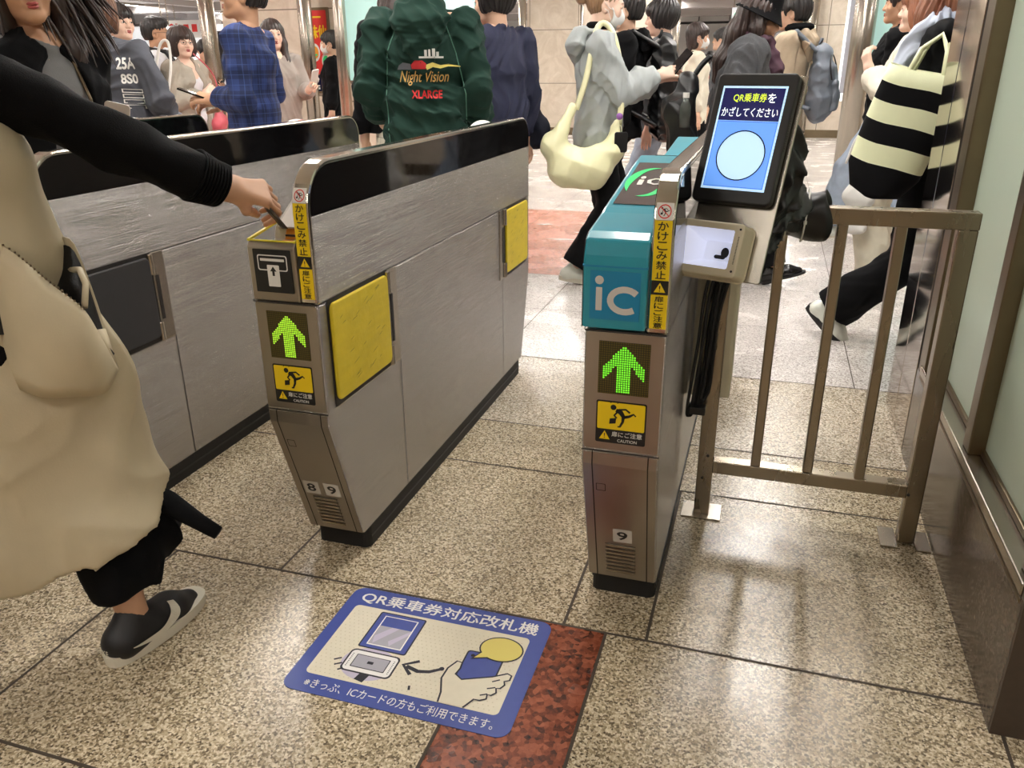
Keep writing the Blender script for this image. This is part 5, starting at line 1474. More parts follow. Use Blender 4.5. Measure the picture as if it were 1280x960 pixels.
def backpack(J, label, mat, size=1.0, back=-.135, z=1.10, seed=3, vox=.007, fold=.006):
    """rucksack on a figure's back: body, pocket, handle, zip and two shoulder straps"""
    k = J['k'] * size; o = V3(0, back * J['k'], z * J['k']); t = thing_at(J, 'backpack', label, 'backpack', o)
    F = Field(); F.chain([V3(0, -.075, .19) * k, V3(0, -.095, .05) * k, V3(0, -.10, -.12) * k, V3(0, -.09, -.19) * k], [.062 * k, .085 * k, .095 * k, .075 * k], .04, frame=(1, 0, 0), sq=1.55)
    V, Fq = F.mesh(vox, folds(seed, fold, (40, 40, 40))); fast_obj('pack_body', V, Fq, mat, t)
    F = Field(); F.chain([V3(0, -.175, .0) * k, V3(0, -.185, -.14) * k], [.035 * k, .045 * k], .03, frame=(1, 0, 0), sq=2.1); V, Fq = F.mesh(vox, folds(seed + 1, fold, (40, 40, 40))); fast_obj('front_pocket', V, Fq, mat, t)
    b = MB(); b.tube([V3(.12 * math.sin(a), -.165 + .028 * math.cos(a), .06 + .12 * math.cos(a)) * k for a in np.linspace(-1.9, 1.9, 22)], .0045 * k, 6); b.build('zip', M['seam'], t, True)
    b = MB(); b.tube([V3(-.03, -.05, .24) * k, V3(-.025, -.06, .275) * k, V3(.025, -.06, .275) * k, V3(.03, -.05, .24) * k], .007 * k, 6); b.build('carry_handle', mat, t, True)
    for sx in (-1, 1):
        q = [V3(sx * .07, -.05, .20) * k] + [V3(*p) * J['k'] - o for p in ((sx * .115, -.06, 1.415), (sx * .125, .06, 1.395), (sx * .150, .135, 1.26), (sx * .175, .11, 1.08), (sx * .165, -.03, .97))] + [V3(sx * .12, -.05, -.16) * k]
        soft(t, 'shoulder_strap', q, [.015] * len(q), mat, .01, .006, 0, frame=(1, 0, 0), sq=1.7)
    return t

# ------------------------------------------------------------------ traveller in the left lane reaching for the slot
def traveller():
    x, y = -1.465, 1.02; h = 1.60; k = h / 1.65
    loc = lambda wx, wy, wz: ((wx - x) / k, (wy - y) / k, wz / k)
    J = person('person in a beige sleeveless coat reaching a ticket to the gate slot', x, y, 0, h,
               top=dict(mat=C['black_knit'], infl=-.004, hem=.95, sr=.054, cuff=.046, fold=.004, name='knit_top'), pants=TR(billow=(.02, .075, 0), wide=1.0, knee=.108, hem=.066, long=-.15, fold=.010), hair=('long', 'hair_dark'), head=(0, -8),
               arms={'R': dict(sh=.055, wrist=loc(-1.088, 1.455, .965 + .03 * k), dir=(.50, .72, -.20), back=(.50, -.38, .72), thumb=(-.6, .2, -.7), curl=.80, opp=1.0, hs=1.0, pole=(.4, -.2, -1)), 'L': dict(wrist=(-.16, .14, .84))},
               legs={'R': dict(foot=loc(-1.238, 1.135, .084), dir=(.10, 1), pitch=0, pole=(-.3, 1, 0)), 'L': dict(foot=loc(-1.60, .86, .084), dir=(0, 1)), 'drop': .03}, tone='tan', fine=.004, hide_legs=True, seed=11, lean=8)
    r = J['root']; O = V3(x, y, 0)
    # coat
    F = Field(); u = V3(.6, .8, 0)
    F.chain([V3(-1.455, 1.085, 1.20) - O, V3(-1.41, 1.085, 1.05) - O, V3(-1.39, 1.08, .90) - O], [.094, .114, .114], .05, frame=V3(1, .25, 0), sq=1.38)
    F.chain([V3(-1.390, 1.07, .92) - O, V3(-1.365, 1.11, .60) - O, V3(-1.350, 1.15, .24) - O], [.108, .140, .156], .05, frame=u, sq=1.52)
    F.chain([J['hipR'] * .45 + J['kneeR'] * .55, J['kneeR'] + V3(0, -.01, 0), J['kneeR'] * .45 + J['ankR'] * .55], [.110, .134, .142], .05)
    F.cone(V3(-1.56, 1.09, 1.25) - O, V3(-1.37, 1.09, 1.25) - O, .066, .066, .04)
    F.cone(V3(-1.465, 1.10, 1.28) - O, V3(-1.465, 1.12, 1.46) - O, .058, .07, .01, sub=True)
    F.cut(V3(-1.30, 1.10, .262) - O, (.27, .36, -1))
    rg = folds(4, .018, (24, 24, 5), .05)
    V, Fq = F.mesh(.008, lambda a, b, c: rg(a, b, c) * np.clip((1.1 - c) * 1.6, .15, 1.2).astype(np.float32))
    ct = fast_obj('coat', V, Fq, C['beige_coat'], r)
    # black belt end flying out behind the hem
    b = MB(); b.tube([V3(-1.24, 1.21, .36) - O, V3(-1.17, 1.225, .325) - O, V3(-1.10, 1.23, .285) - O, V3(-1.06, 1.235, .262) - O], [.030, .026, .018, .015], 10); b.build('coat_lining', C['black_trouser'], r, True)
    # right shoe, a black low sneaker with a pale curved stripe
    A = J['ankR']; sh, Q = shoe(r, A, (.10, 1), 0, M['black_suede'], M['white_sole'], k * 1.0, kind='sneaker')
    bv = BVHTree.FromPolygons([v.co[:] for v in sh.data.vertices], [p.vertices[:] for p in sh.data.polygons])
    def on_side(mb, pts):
        out = []
        for a, c in pts:
            p = Vector(Q(.12, a, c)); d = (Vector(Q(0, a, c)) - p).normalized(); hit = bv.ray_cast(p, d)
            out.append(tuple(hit[0] - d * .0045) if hit[0] is not None else tuple(Q(.045, a, c)))
        k0 = len(mb.v); mb.v += out; n = len(out) // 2
        mb.f += [(k0 + i, k0 + i + 1, k0 + 2 * n - 2 - i, k0 + 2 * n - 1 - i) for i in range(n - 1)]; mb.mi += [0] * (n - 1)
    def curve(L, n=24):
        L = [V3(p[0], p[1], 0) for p in L]; q = []
        for i in range(n + 1):
            f = i / n * (len(L) - 1); j = min(int(f), len(L) - 2); t_ = f - j; p0, p1, p2, p3 = L[max(0, j - 1)], L[j], L[j + 1], L[min(len(L) - 1, j + 2)]
            v = .5 * ((2 * p1) + (p2 - p0) * t_ + (2 * p0 - 5 * p1 + 4 * p2 - p3) * t_ * t_ + (3 * p1 - p0 - 3 * p2 + p3) * t_ ** 3); q.append((v[0], v[1]))
        return q
    up = curve([(-.052, -.041), (-.020, -.043), (.012, -.044), (.040, -.041), (.062, -.032), (.072, -.020), (.076, -.012)])
    lo_ = curve([(-.052, -.043), (-.020, -.052), (.012, -.059), (.044, -.060), (.072, -.052), (.088, -.036), (.090, -.016)])
    mb = MB(); on_side(mb, up + lo_[::-1]); mb.build('side_stripe', M['white_sole'], sh)
    mb = MB()
    for i in range(5): mb.tube([Q(-.022, .035 + i * .014, -.018 - i * .004), Q(0, .040 + i * .014, -.006 - i * .0045), Q(.022, .035 + i * .014, -.018 - i * .004)], .0028, 6)
    mb.build('laces', M['black_suede'], sh, True)
    mb = MB(); put_text(mb, 'NIKE', lambda a, c: tuple(Q(-.016 + a, -.0915, c)), 0, -.046, .032, .013, .02); mb.build('heel_lettering', M['white_sole'], sh)
    shoe(r, J['ankL'], (0, 1), 0, M['black_suede'], M['white_sole'], k)
    # ankle skin above the shoe is part of the body already; sleeve ribs
    wr, el = J['wrR'], J['elR']; d = nrm(el - wr); mb = MB()
    for i in range(9):
        c = wr + d * (.006 + i * .0075); a = nrm(np.cross(d, V3(0, 0, 1))); bb = np.cross(a, d)
        rr = (.0440 + i * .0013) * k
        mb.tube([c + (a * math.cos(t) + bb * math.sin(t)) * rr for t in np.linspace(0, 2 * PI, 26)], .0030, 6)
    mb.build('ribbed_cuff', C['black_knit'], J['top0'], True)
    # ticket
    hp = at_person(J, J['handR']); t = empty('train_ticket', (-1.022, 1.533, .892), 0, 'small dark ticket held over the gate slot by the reaching hand', 'ticket')
    b = MB(); b.plate(rrect(-.014, .014, -.030, .034, .001, 1), (0, 0, 0), nrm(V3(.85, -.45, .1)), nrm(V3(-.25, -.55, .8)), .0012); b.build('ticket_paper', M['ic_black'], t)
    b = MB(); b.plate([(-.004, -.027), (.004, -.027), (.004, .030), (-.004, .030)], (-.0004, -.0010, -.0004), nrm(V3(.85, -.45, .1)), nrm(V3(-.25, -.55, .8)), .0004); b.build('magnetic_stripe', M['ink'], t)
    # shoulder bag with open zip
    NE = [V3(-1.335, 1.05, .955), V3(-1.232, 1.05, .905), V3(-1.190, 1.065, .855), V3(-1.148, 1.085, .806), V3(-1.150, 1.11, .755)]
    FA = [V3(-1.345, 1.07, .955), V3(-1.330, 1.15, .915), V3(-1.290, 1.175, .898), V3(-1.232, 1.18, .895), V3(-1.190, 1.17, .735)]
    BO = [V3(-1.315, 1.04, .66), V3(-1.225, 1.03, .645), V3(-1.175, 1.06, .64), V3(-1.150, 1.10, .635), V3(-1.158, 1.15, .662)]
    o = V3(-1.24, 1.10, .64); t = empty('shoulder_bag', tuple(o), 0, 'beige zip bag with a black lining hanging open at the side of the beige coat', 'bag')
    def sheet(mb, A, B, bulge, sgn):
        nu, nv = len(A), 9; rows = []
        def smooth(Lq, u):
            f = u * (len(Lq) - 1); i = min(int(f), len(Lq) - 2); s = f - i; p0, p1, p2, p3 = Lq[max(0, i - 1)], Lq[i], Lq[i + 1], Lq[min(len(Lq) - 1, i + 2)]
            return .5 * ((2 * p1) + (p2 - p0) * s + (2 * p0 - 5 * p1 + 4 * p2 - p3) * s * s + (3 * p1 - p0 - 3 * p2 + p3) * s ** 3)
        NU = 25
        for j in range(nv):
            v = j / (nv - 1)
            rows += [smooth(A, i / (NU - 1)) * (1 - v) + smooth(B, i / (NU - 1)) * v + V3(.8, -.6, 0) * sgn * bulge * math.sin(PI * v) * math.sin(PI * i / (NU - 1)) - o for i in range(NU)]
        mb.add([tuple(p) for p in rows], [(j * NU + i, j * NU + i + 1, (j + 1) * NU + i + 1, (j + 1) * NU + i) for j in range(nv - 1) for i in range(NU - 1)])
    b = MB(); sheet(b, NE, BO, .035, 1); sheet(b, FA, BO, .02, -1); e = [tuple(NE[-1] - o), tuple(FA[-1] - o), tuple(BO[-1] - o)]; b.add(e, [(0, 1, 2)])
    bo = b.build('bag_body', C['beige_coat'], t, True); sm = bo.modifiers.new('thick', 'SOLIDIFY'); sm.thickness = .004; sm.offset = 0
    sh_ = lambda Lq, d: [p + d for p in Lq]
    b = MB(); sheet(b, sh_(FA, V3(.010, -.012, -.012)), sh_(BO, V3(-.006, .004, .03)), .0, 1); sheet(b, sh_(NE, V3(-.008, .008, -.010)), sh_(BO, V3(-.006, .006, .03)), .0, 1); b.build('lining', C['black_nylon'], t, True)
    b = MB()
    for i in range(22):
        u = i / 21; f = .8 + u * 2.5; a = min(int(f), 3); p = NE[a] * (1 - (f - a)) + NE[min(a + 1, 4)] * (f - a) - o
        b.bar(p + V3(-.012, .010, .002), p + V3(.004, -.003, .004), .0032, .003)
    b.build('zip_teeth', M['steel_bright'], t)
    b = MB(); b.tube([V3(-1.155, 1.10, .80) - o, V3(-1.172, 1.13, .835) - o, V3(-1.20, 1.15, .855) - o, V3(-1.235, 1.16, .850) - o], .006, 8); b.build('inner_loop', C['beige_coat'], t, True)
    b = MB(); b.tube([V3(-1.335, 1.05, .955) - o, V3(-1.37, 1.00, 1.08) - o, V3(-1.44, .97, 1.26) - o, V3(-1.45, 1.05, 1.345) - o, V3(-1.42, 1.16, 1.25) - o, V3(-1.33, 1.16, 1.02) - o, V3(-1.31, 1.15, .92) - o], .011, 8); b.build('strap', C['black_nylon'], t, True)
    b = MB(); b.plate([(-.06, -.03), (.035, -.045), (.028, .0), (-.06, .05)], V3(-1.290, 1.022, .80) - o, nrm(V3(.6, .8, 0)), (0, 0, 1), .003); b.build('strap_patch', C['black_nylon'], t)
traveller()

# ------------------------------------------------------------------ person coming through the next lane
def oncomer():
    x, y = -2.10, 2.04; h = 1.535; rz = RZ(x, y, 152)
    J = person('person in an open black jacket and grey shirt, long hair blowing, holding a card', x, y, rz, h,
               top=[dict(mat=C['grey_tee'], infl=.014, hem=.82, sleeve=0, fold=.003, name='shirt', neck=.060), dict(mat=C['black_coat'], infl=.036, hem=.74, open=.085, lapel=True, name='jacket', fold=.005, neck=.070)],
               pants=TR(), hair=('long', 'hair_dark'), head=(-20, -6, 6), arms={'L': dict(wrist=(-.04, .19, 1.10), dir=(.25, .9, .15), back=(-.8, .2, .6), thumb=(.5, .2, .9), curl=.55, pole=(-.1, -.5, -1)), 'R': dict(wrist=(.20, .05, .84))}, tone='tan', fine=.0035, seed=21)
    P, k, Rm, T = J['P'], J['k'], J['Rm'], J['T']
    rg = random.Random(5); b = MB()
    for i in range(260):
        a = rg.uniform(-1, 1); st = P(.078 * math.sin(a * 1.5) * (1 if a < 0 else 1), -.02 + rg.uniform(-.06, .04), .235 + rg.uniform(-.05, .035))
        sd = 1 if st[0] > 0 else -1
        blow = -1.0
        if a < .35: e = st + V3(blow * rg.uniform(.05, .20), rg.uniform(-.02, .09), rg.uniform(-.30, -.10)); m_ = (st + e) / 2 + V3(-.02, 0, rg.uniform(.01, .05))
        else: e = P(.095 + rg.uniform(-.02, .02), .03 + rg.uniform(-.04, .06), rg.uniform(-.22, -.02)); m_ = P(.092, .02 + rg.uniform(-.03, .03), .10)
        pts = [st * (1 - u) ** 2 + m_ * 2 * u * (1 - u) + e * u * u for u in np.linspace(0, 1, 7)]
        b.tube(pts, [.0060, .0072, .0070, .0060, .0048, .0034, .0010], 5, caps=False)
    b.build('hair_strands', M['hair_dark'], J['root'], True)
    b = MB(); b.tube([J['LZ'](J['S'](-.045, .055, 1.385)), J['LZ'](J['S'](-.060, .125, 1.20)), J['LZ'](J['S'](-.062, .140, 1.02))], .005, 6); b.build('cord', M['bronze'], J['root'])
    phone_thing(J, 'L', 'pale card case held by the person in the open black jacket', 'silver', (.068, .105, .006), (20, 75, -68), (-.005, .035, .022), 'card_case', 'card')
oncomer()

# ------------------------------------------------------------------ crowd, left part of the picture
FW = dict(dir=(0, 1, 0))
def crowd_left():
    # grey sweatshirt seen from behind
    x, y = -3.50, 3.83
    J = person('person in a charcoal grey sweatshirt with white back print, seen from behind', x, y, RZ(x, y, 18), 1.58, top=dict(mat=C['char_sweat'], infl=.048, hem=.74, sr=.064, name='sweatshirt', fold=.008), pants=TR(), hair=('bob', 'hair_brown'), head=(-14, 0), arms={'L': dict(wrist=(-.25, .06, .86)), 'R': dict(wrist=(.27, .10, .88))}, legs={'R': dict(foot=(.10, .16, .085)), 'L': dict(foot=(-.10, -.12, .085))})
    def pr(mb, fn):
        put_text(mb, '25A', fn, .075, 1.20, .085, .055, .03); put_text(mb, '8S0', fn, .085, 1.125, .080, .050, .03)
        for i in range(4): flatring(mb, [(.08, 1.00 + i * .027), (.18, .995 + i * .027), (.18, 1.015 + i * .027), (.08, 1.02 + i * .027)], [(.086, 1.004 + i * .027), (.174, .999 + i * .027), (.174, 1.011 + i * .027), (.086, 1.016 + i * .027)], fn)
    print_on(J, 0, lambda mb, fn: pr(mb, fn), (0, -.6, 0), (1, 0, 0), (0, 0, 1), (0, 1, 0), 'back_print', M['white_print'])
    print_on(J, 0, lambda mb, fn: put_text(mb, 'SIOIS', fn, .05, .90, .16, .048, .05), (0, -.6, 0), (1, 0, 0), (0, 0, 1), (0, 1, 0), 'back_lettering', M['mat_cream'])
    soft_bag(J, 'shoulder_bag', 'dark grey bag at the right side of the charcoal sweatshirt', 'bag', [(.20, .02, 1.05), (.28, .03, .92), (.36, .04, .78)], [.03, .06, .085], 1.6, (0, 1, 0), C['grey_trouser'], [(.19, .02, 1.06), (.17, .0, 1.22), (.15, -.05, 1.34)], C['grey_trouser'])
    x, y = -3.98, 4.22
    person('person with a pale face in dark clothes, mostly behind the blowing hair at left', x, y, RZ(x, y, 120), 1.47, top=dict(mat=C['black_coat'], infl=.03, hem=.74, name='jacket'), pants=TR(), hair=('bob', 'hair_dark'), fine=.006)
    x, y = -4.42, 5.02
    person('tall person with short black hair in a plain black T-shirt', x, y, RZ(x, y, 135), 1.60, top=dict(mat=C['navy_suit'], infl=.028, hem=.78, sleeve=.5, name='tee'), pants=TR(), hair=('short', 'hair_black'), head=(-12, 2), fem=False, tone='light')
    x, y = -4.86, 5.90
    J = person('person with glasses and slicked black hair in a white shirt with a black strap', x, y, RZ(x, y, 95), 1.57, top=dict(mat=C['white_shirt'], infl=.034, hem=.76, name='shirt', sr=.056), pants=TR(), hair=('crop', 'hair_black'), fem=False, tone='tan', face=dict(glasses='black_frame'), fine=.006)
    backpack(J, 'black backpack on the white shirt of the person with glasses', C['black_nylon'], .8)
    x, y = -4.27, 5.45
    J = person('person with round glasses in an oatmeal cardigan', x, y, RZ(x, y, 132), 1.47, top=[dict(mat=C['white_shirt'], infl=.008, hem=.78, sleeve=0, name='shirt'), dict(mat=C['oat_cardigan'], infl=.036, hem=.66, sr=.062, open=.06, name='cardigan', fold=.008)], pants=dict(mat=C['navy_suit']), hair=('bob', 'hair_dark'), head=(-22, 2), tone='light', face=dict(glasses='wire_frame'),
               arms={'R': dict(wrist=(.05, .19, 1.14), dir=(-.7, .3, .5), back=(.3, .9, .3), curl=.8, pole=(.7, -.3, -1)), 'L': dict(wrist=(-.22, .10, .86))})
    soft_bag(J, 'tote_bag', 'big white tote bag beside the oatmeal cardigan', 'bag', [(.30, -.02, 1.02), (.32, -.01, .86), (.33, .0, .70)], [.035, .06, .07], 2.6, (.15, 1, 0), C['white_canvas'], [(.28, -.08, 1.02), (.20, -.04, 1.34), (.17, .02, 1.38), (.24, .08, 1.22), (.29, .06, 1.02)], C['white_canvas'], .010)
    soft_bag(J, 'handbag', 'small pink handbag at the hip of the oatmeal cardigan', 'bag', [(-.06, .19, .87), (-.06, .20, .81), (-.06, .20, .77)], [.035, .045, .045], 2.0, (1, .2, 0), C['pink_leather'], [(-.14, .17, .88), (-.10, .16, 1.15), (.06, .14, 1.30)], C['pink_leather'], .005)
    x, y = -6.56, 8.72
    J = person('person in a dark suit and blue tie looking down at a phone', x, y, RZ(x, y, 160), 1.50, top=[dict(mat=C['white_shirt'], infl=.004, hem=.82, sleeve=0, name='shirt'), dict(mat=C['navy_suit'], infl=.026, hem=.74, open=.05, lapel=True, name='jacket')], pants=dict(mat=C['navy_suit']), hair=('short', 'hair_black'), head=(0, -22), fem=False, shoes=BS, fine=.007,
               arms={'L': dict(wrist=(-.06, .28, 1.08), dir=(.1, 1, .2), back=(-.5, .2, -.8), curl=.6), 'R': dict(wrist=(.14, .22, 1.0))})
    b = MB(); b.tube([J['S'](0, .125, 1.36), J['S'](0, .160, 1.2), J['S'](0, .150, 1.0)], [.014, .024, .028], 6); b.build('tie', C['blue_tie'], J['root'])
    phone_thing(J, 'L', 'phone in the hand of the suited person in the far hall', tilt=(0, 30, 0), off=(0, .02, .03))
    x, y = -5.75, 8.22
    person('person in a white short-sleeved shirt beyond the plaid shirt', x, y, RZ(x, y, -60), 1.62, top=dict(mat=C['white_shirt'], infl=.034, hem=.76, sleeve=.5, name='shirt'), pants=TR(), hair=('short', 'hair_black'), fem=False, fine=.007)
    # plaid shirt
    x, y = -2.54, 3.72
    J = person('person in a dark blue plaid shirt with cropped hair, facing left', x, y, RZ(x, y, -70), 1.64, top=dict(mat=C['plaid_blue'], infl=.030, hem=.74, sr=.054, flare=1.08, name='shirt', fold=.008), pants=dict(mat=C['jeans']), hair=('crop', 'hair_black'), head=(12, 4), fem=False, tone='tan', fine=.0045,
               arms={'L': dict(wrist=(-.05, .17, 1.06), dir=(.1, 1, .1), back=(-.6, 0, .7), curl=.6, pole=(-.5, -.6, -1)), 'R': dict(wrist=(.10, .165, 1.04), dir=(-.35, 1, .1), back=(.6, 0, .7), curl=.6, pole=(.5, -.6, -1))})
    phone_thing(J, 'L', 'phone held out in both hands by the person in plaid', tilt=(10, 20, 0), off=(0, .03, .02))
    x, y = -3.93, 6.14
    J = person('person in a taupe knit top with long dark hair and parted lips', x, y, RZ(x, y, 158), 1.54, top=dict(mat=C['taupe_knit'], infl=.044, hem=.74, sr=.058, name='knit_top'), pants=dict(mat=C['white_canvas']), hair=('long', 'hair_dark'), head=(-8, 5), tone='light', face=dict(open_mouth=.006),
               arms={'L': dict(wrist=(-.16, .26, 1.10), dir=(-.2, .8, .5), back=(-.6, -.4, .5), curl=.6, pole=(-.5, -.6, -1)), 'R': dict(wrist=(.22, .04, .84))})
    phone_thing(J, 'L', 'white phone with a cord held up by the person in the taupe knit', 'white_glossy', tilt=(0, 60, 20), off=(.0, .03, .05))
    x, y = -4.47, 8.02
    person('person in a long black coat and white mask by the red poster', x, y, RZ(x, y, -85), 1.53, top=dict(mat=C['black_coat'], infl=.040, hem=.50, sr=.060, flare=1.1, lapel=True, name='coat'), pants=TR(), hair=('short', 'hair_black'), fem=False, face=dict(mask=True), fine=.006, shoes=BS)
crowd_left()

# ------------------------------------------------------------------ crowd, middle
def crowd_middle():
    x, y = -1.95, 4.28
    person('person with long dark hair, black top and ivory plaid skirt left of the green hoodie', x, y, RZ(x, y, 5), 1.68, top=dict(mat=C['black_coat'], infl=.036, hem=.84, sr=.062, name='top'), pants=dict(mat=C['plaid_ivory'], skirt=.42, flare=.24, name='skirt'), hair=('long', 'hair_dark'), fine=.0055)
    x, y = -1.60, 3.74
    J = person('person in an oversized dark green hoodie with embroidered back', x, y, RZ(x, y, 4), 1.70, top=dict(mat=C['green_hood'], infl=.046, hem=.70, sr=.062, hood=True, hood_z=1.40, hood_l=.25, cuff=.048, name='hoodie', fold=.009), pants=dict(mat=C['grey_trouser'], wide=1.2), hair=('short', 'hair_black'), fem=False, fine=.0045,
               arms={'L': dict(wrist=(-.22, .16, .93), pole=(-.35, -1, -.2)), 'R': dict(wrist=(.23, .12, .88), pole=(.35, -1, -.2))})
    A = ((0, -.7, 0), (1, 0, 0), (0, 0, 1), (0, 1, 0))
    print_on(J, 0, lambda mb, fn: put_text(mb, 'Night Vision', fn, -.105, 1.120, .225, .062, .004, .35), *A, 'embroidered_script', cloth('gold_thread', rgb(206, 164, 92), .5), .014)
    print_on(J, 0, lambda mb, fn: put_text(mb, 'XLARGE', fn, -.05, 1.065, .138, .034, .03), *A, 'embroidered_name', cloth('red_thread', rgb(206, 40, 44), .5), .014)
    def scene(i):
        def f(mb, fn):
            if i == 0:
                flat(mb, [(-.01, 1.235), (.10, 1.235), (.10, 1.243), (-.01, 1.243)], fn)
                for a, w, hh in ((.015, .012, .03), (.033, .010, .045), (.050, .014, .035), (.068, .012, .022)): flat(mb, [(a, 1.24), (a + w, 1.24), (a + w, 1.24 + hh), (a, 1.24 + hh)], fn)
            elif i == 1: flat(mb, [(-.045, 1.19), (.020, 1.19), (.022, 1.212), (.004, 1.226), (-.030, 1.226), (-.048, 1.208)], fn)
            elif i == 2: flat(mb, stroke([(.02, 1.196), (.05, 1.208), (.085, 1.199), (.12, 1.206), (.175, 1.200)], [.022, .020, .014, .010, .004]), fn)
            else: flat(mb, [(-.112, 1.188), (-.048, 1.188), (-.050, 1.212), (-.085, 1.218), (-.105, 1.205)], fn)
        return f
    for i, (nm, mt) in enumerate((('embroidered_skyline', M['white_print']), ('embroidered_cap', C['red_cloth']), ('embroidered_hills', M['mat_yellow']), ('embroidered_lens', C['grey_trouser']))): print_on(J, 0, scene(i), *A, nm, mt, .028 if i else .030)
    # pale seams down the back of the hoodie
    V, Fq = J['topmesh0']; bv = BVHTree.FromPolygons([tuple(p) for p in V], [tuple(int(i) for i in q) for q in Fq]); mb = MB()
    for line in ([(-.10, 1.36), (-.155, 1.22), (-.17, 1.05), (-.165, .80)], [(.10, 1.36), (.150, 1.22), (.19, 1.05), (.185, .80)], [(.0, 1.42), (-.003, 1.34), (0, 1.27)]):
        pts = []
        for i in range(len(line) - 1):
            for s in range(10):
                u = s / 10; a = line[i][0] * (1 - u) + line[i + 1][0] * u; c = line[i][1] * (1 - u) + line[i + 1][1] * u
                hit = bv.ray_cast(Vector((a * J['k'], -.8, c * J['k'])), Vector((0, 1, 0)))
                if hit[0] is not None: pts.append(hit[0])
        if len(pts) > 2: mb.tube(pts, .0028, 5)
    mb.build('seam', cloth('green_seam', rgb(92, 140, 122), .6), J['top0'], True)
    x, y = -1.47, 4.42
    J = person('person in a navy jacket with thick black hair, facing away to the left', x, y, RZ(x, y, -40), 1.63, top=dict(mat=C['navy_jacket'], infl=.044, hem=.70, sr=.064, name='jacket', lapel=True), pants=dict(mat=C['pale_jeans']), hair=('mushroom', 'hair_black'), head=(22, -4), fem=False, tone='mid', fine=.005)
    soft_bag(J, 'shoulder_bag', 'dark bag behind the hip of the navy jacket', 'bag', [(.27, .0, .98), (.29, .0, .88), (.29, .0, .80)], [.04, .06, .06], 1.8, (0, 1, 0), C['navy_suit'], [(.25, -.05, 1.0), (.18, -.02, 1.36)], C['navy_suit'])
    x, y = -3.50, 11.35
    person('small figure in a dark suit far down the corridor beside the marble wall', x, y, RZ(x, y, -80), 1.50, top=dict(mat=C['navy_suit'], infl=.03, hem=.72, name='jacket'), pants=dict(mat=C['navy_suit']), hair=('short', 'hair_black'), fem=False, fine=.008, shoes=BS)
crowd_middle()

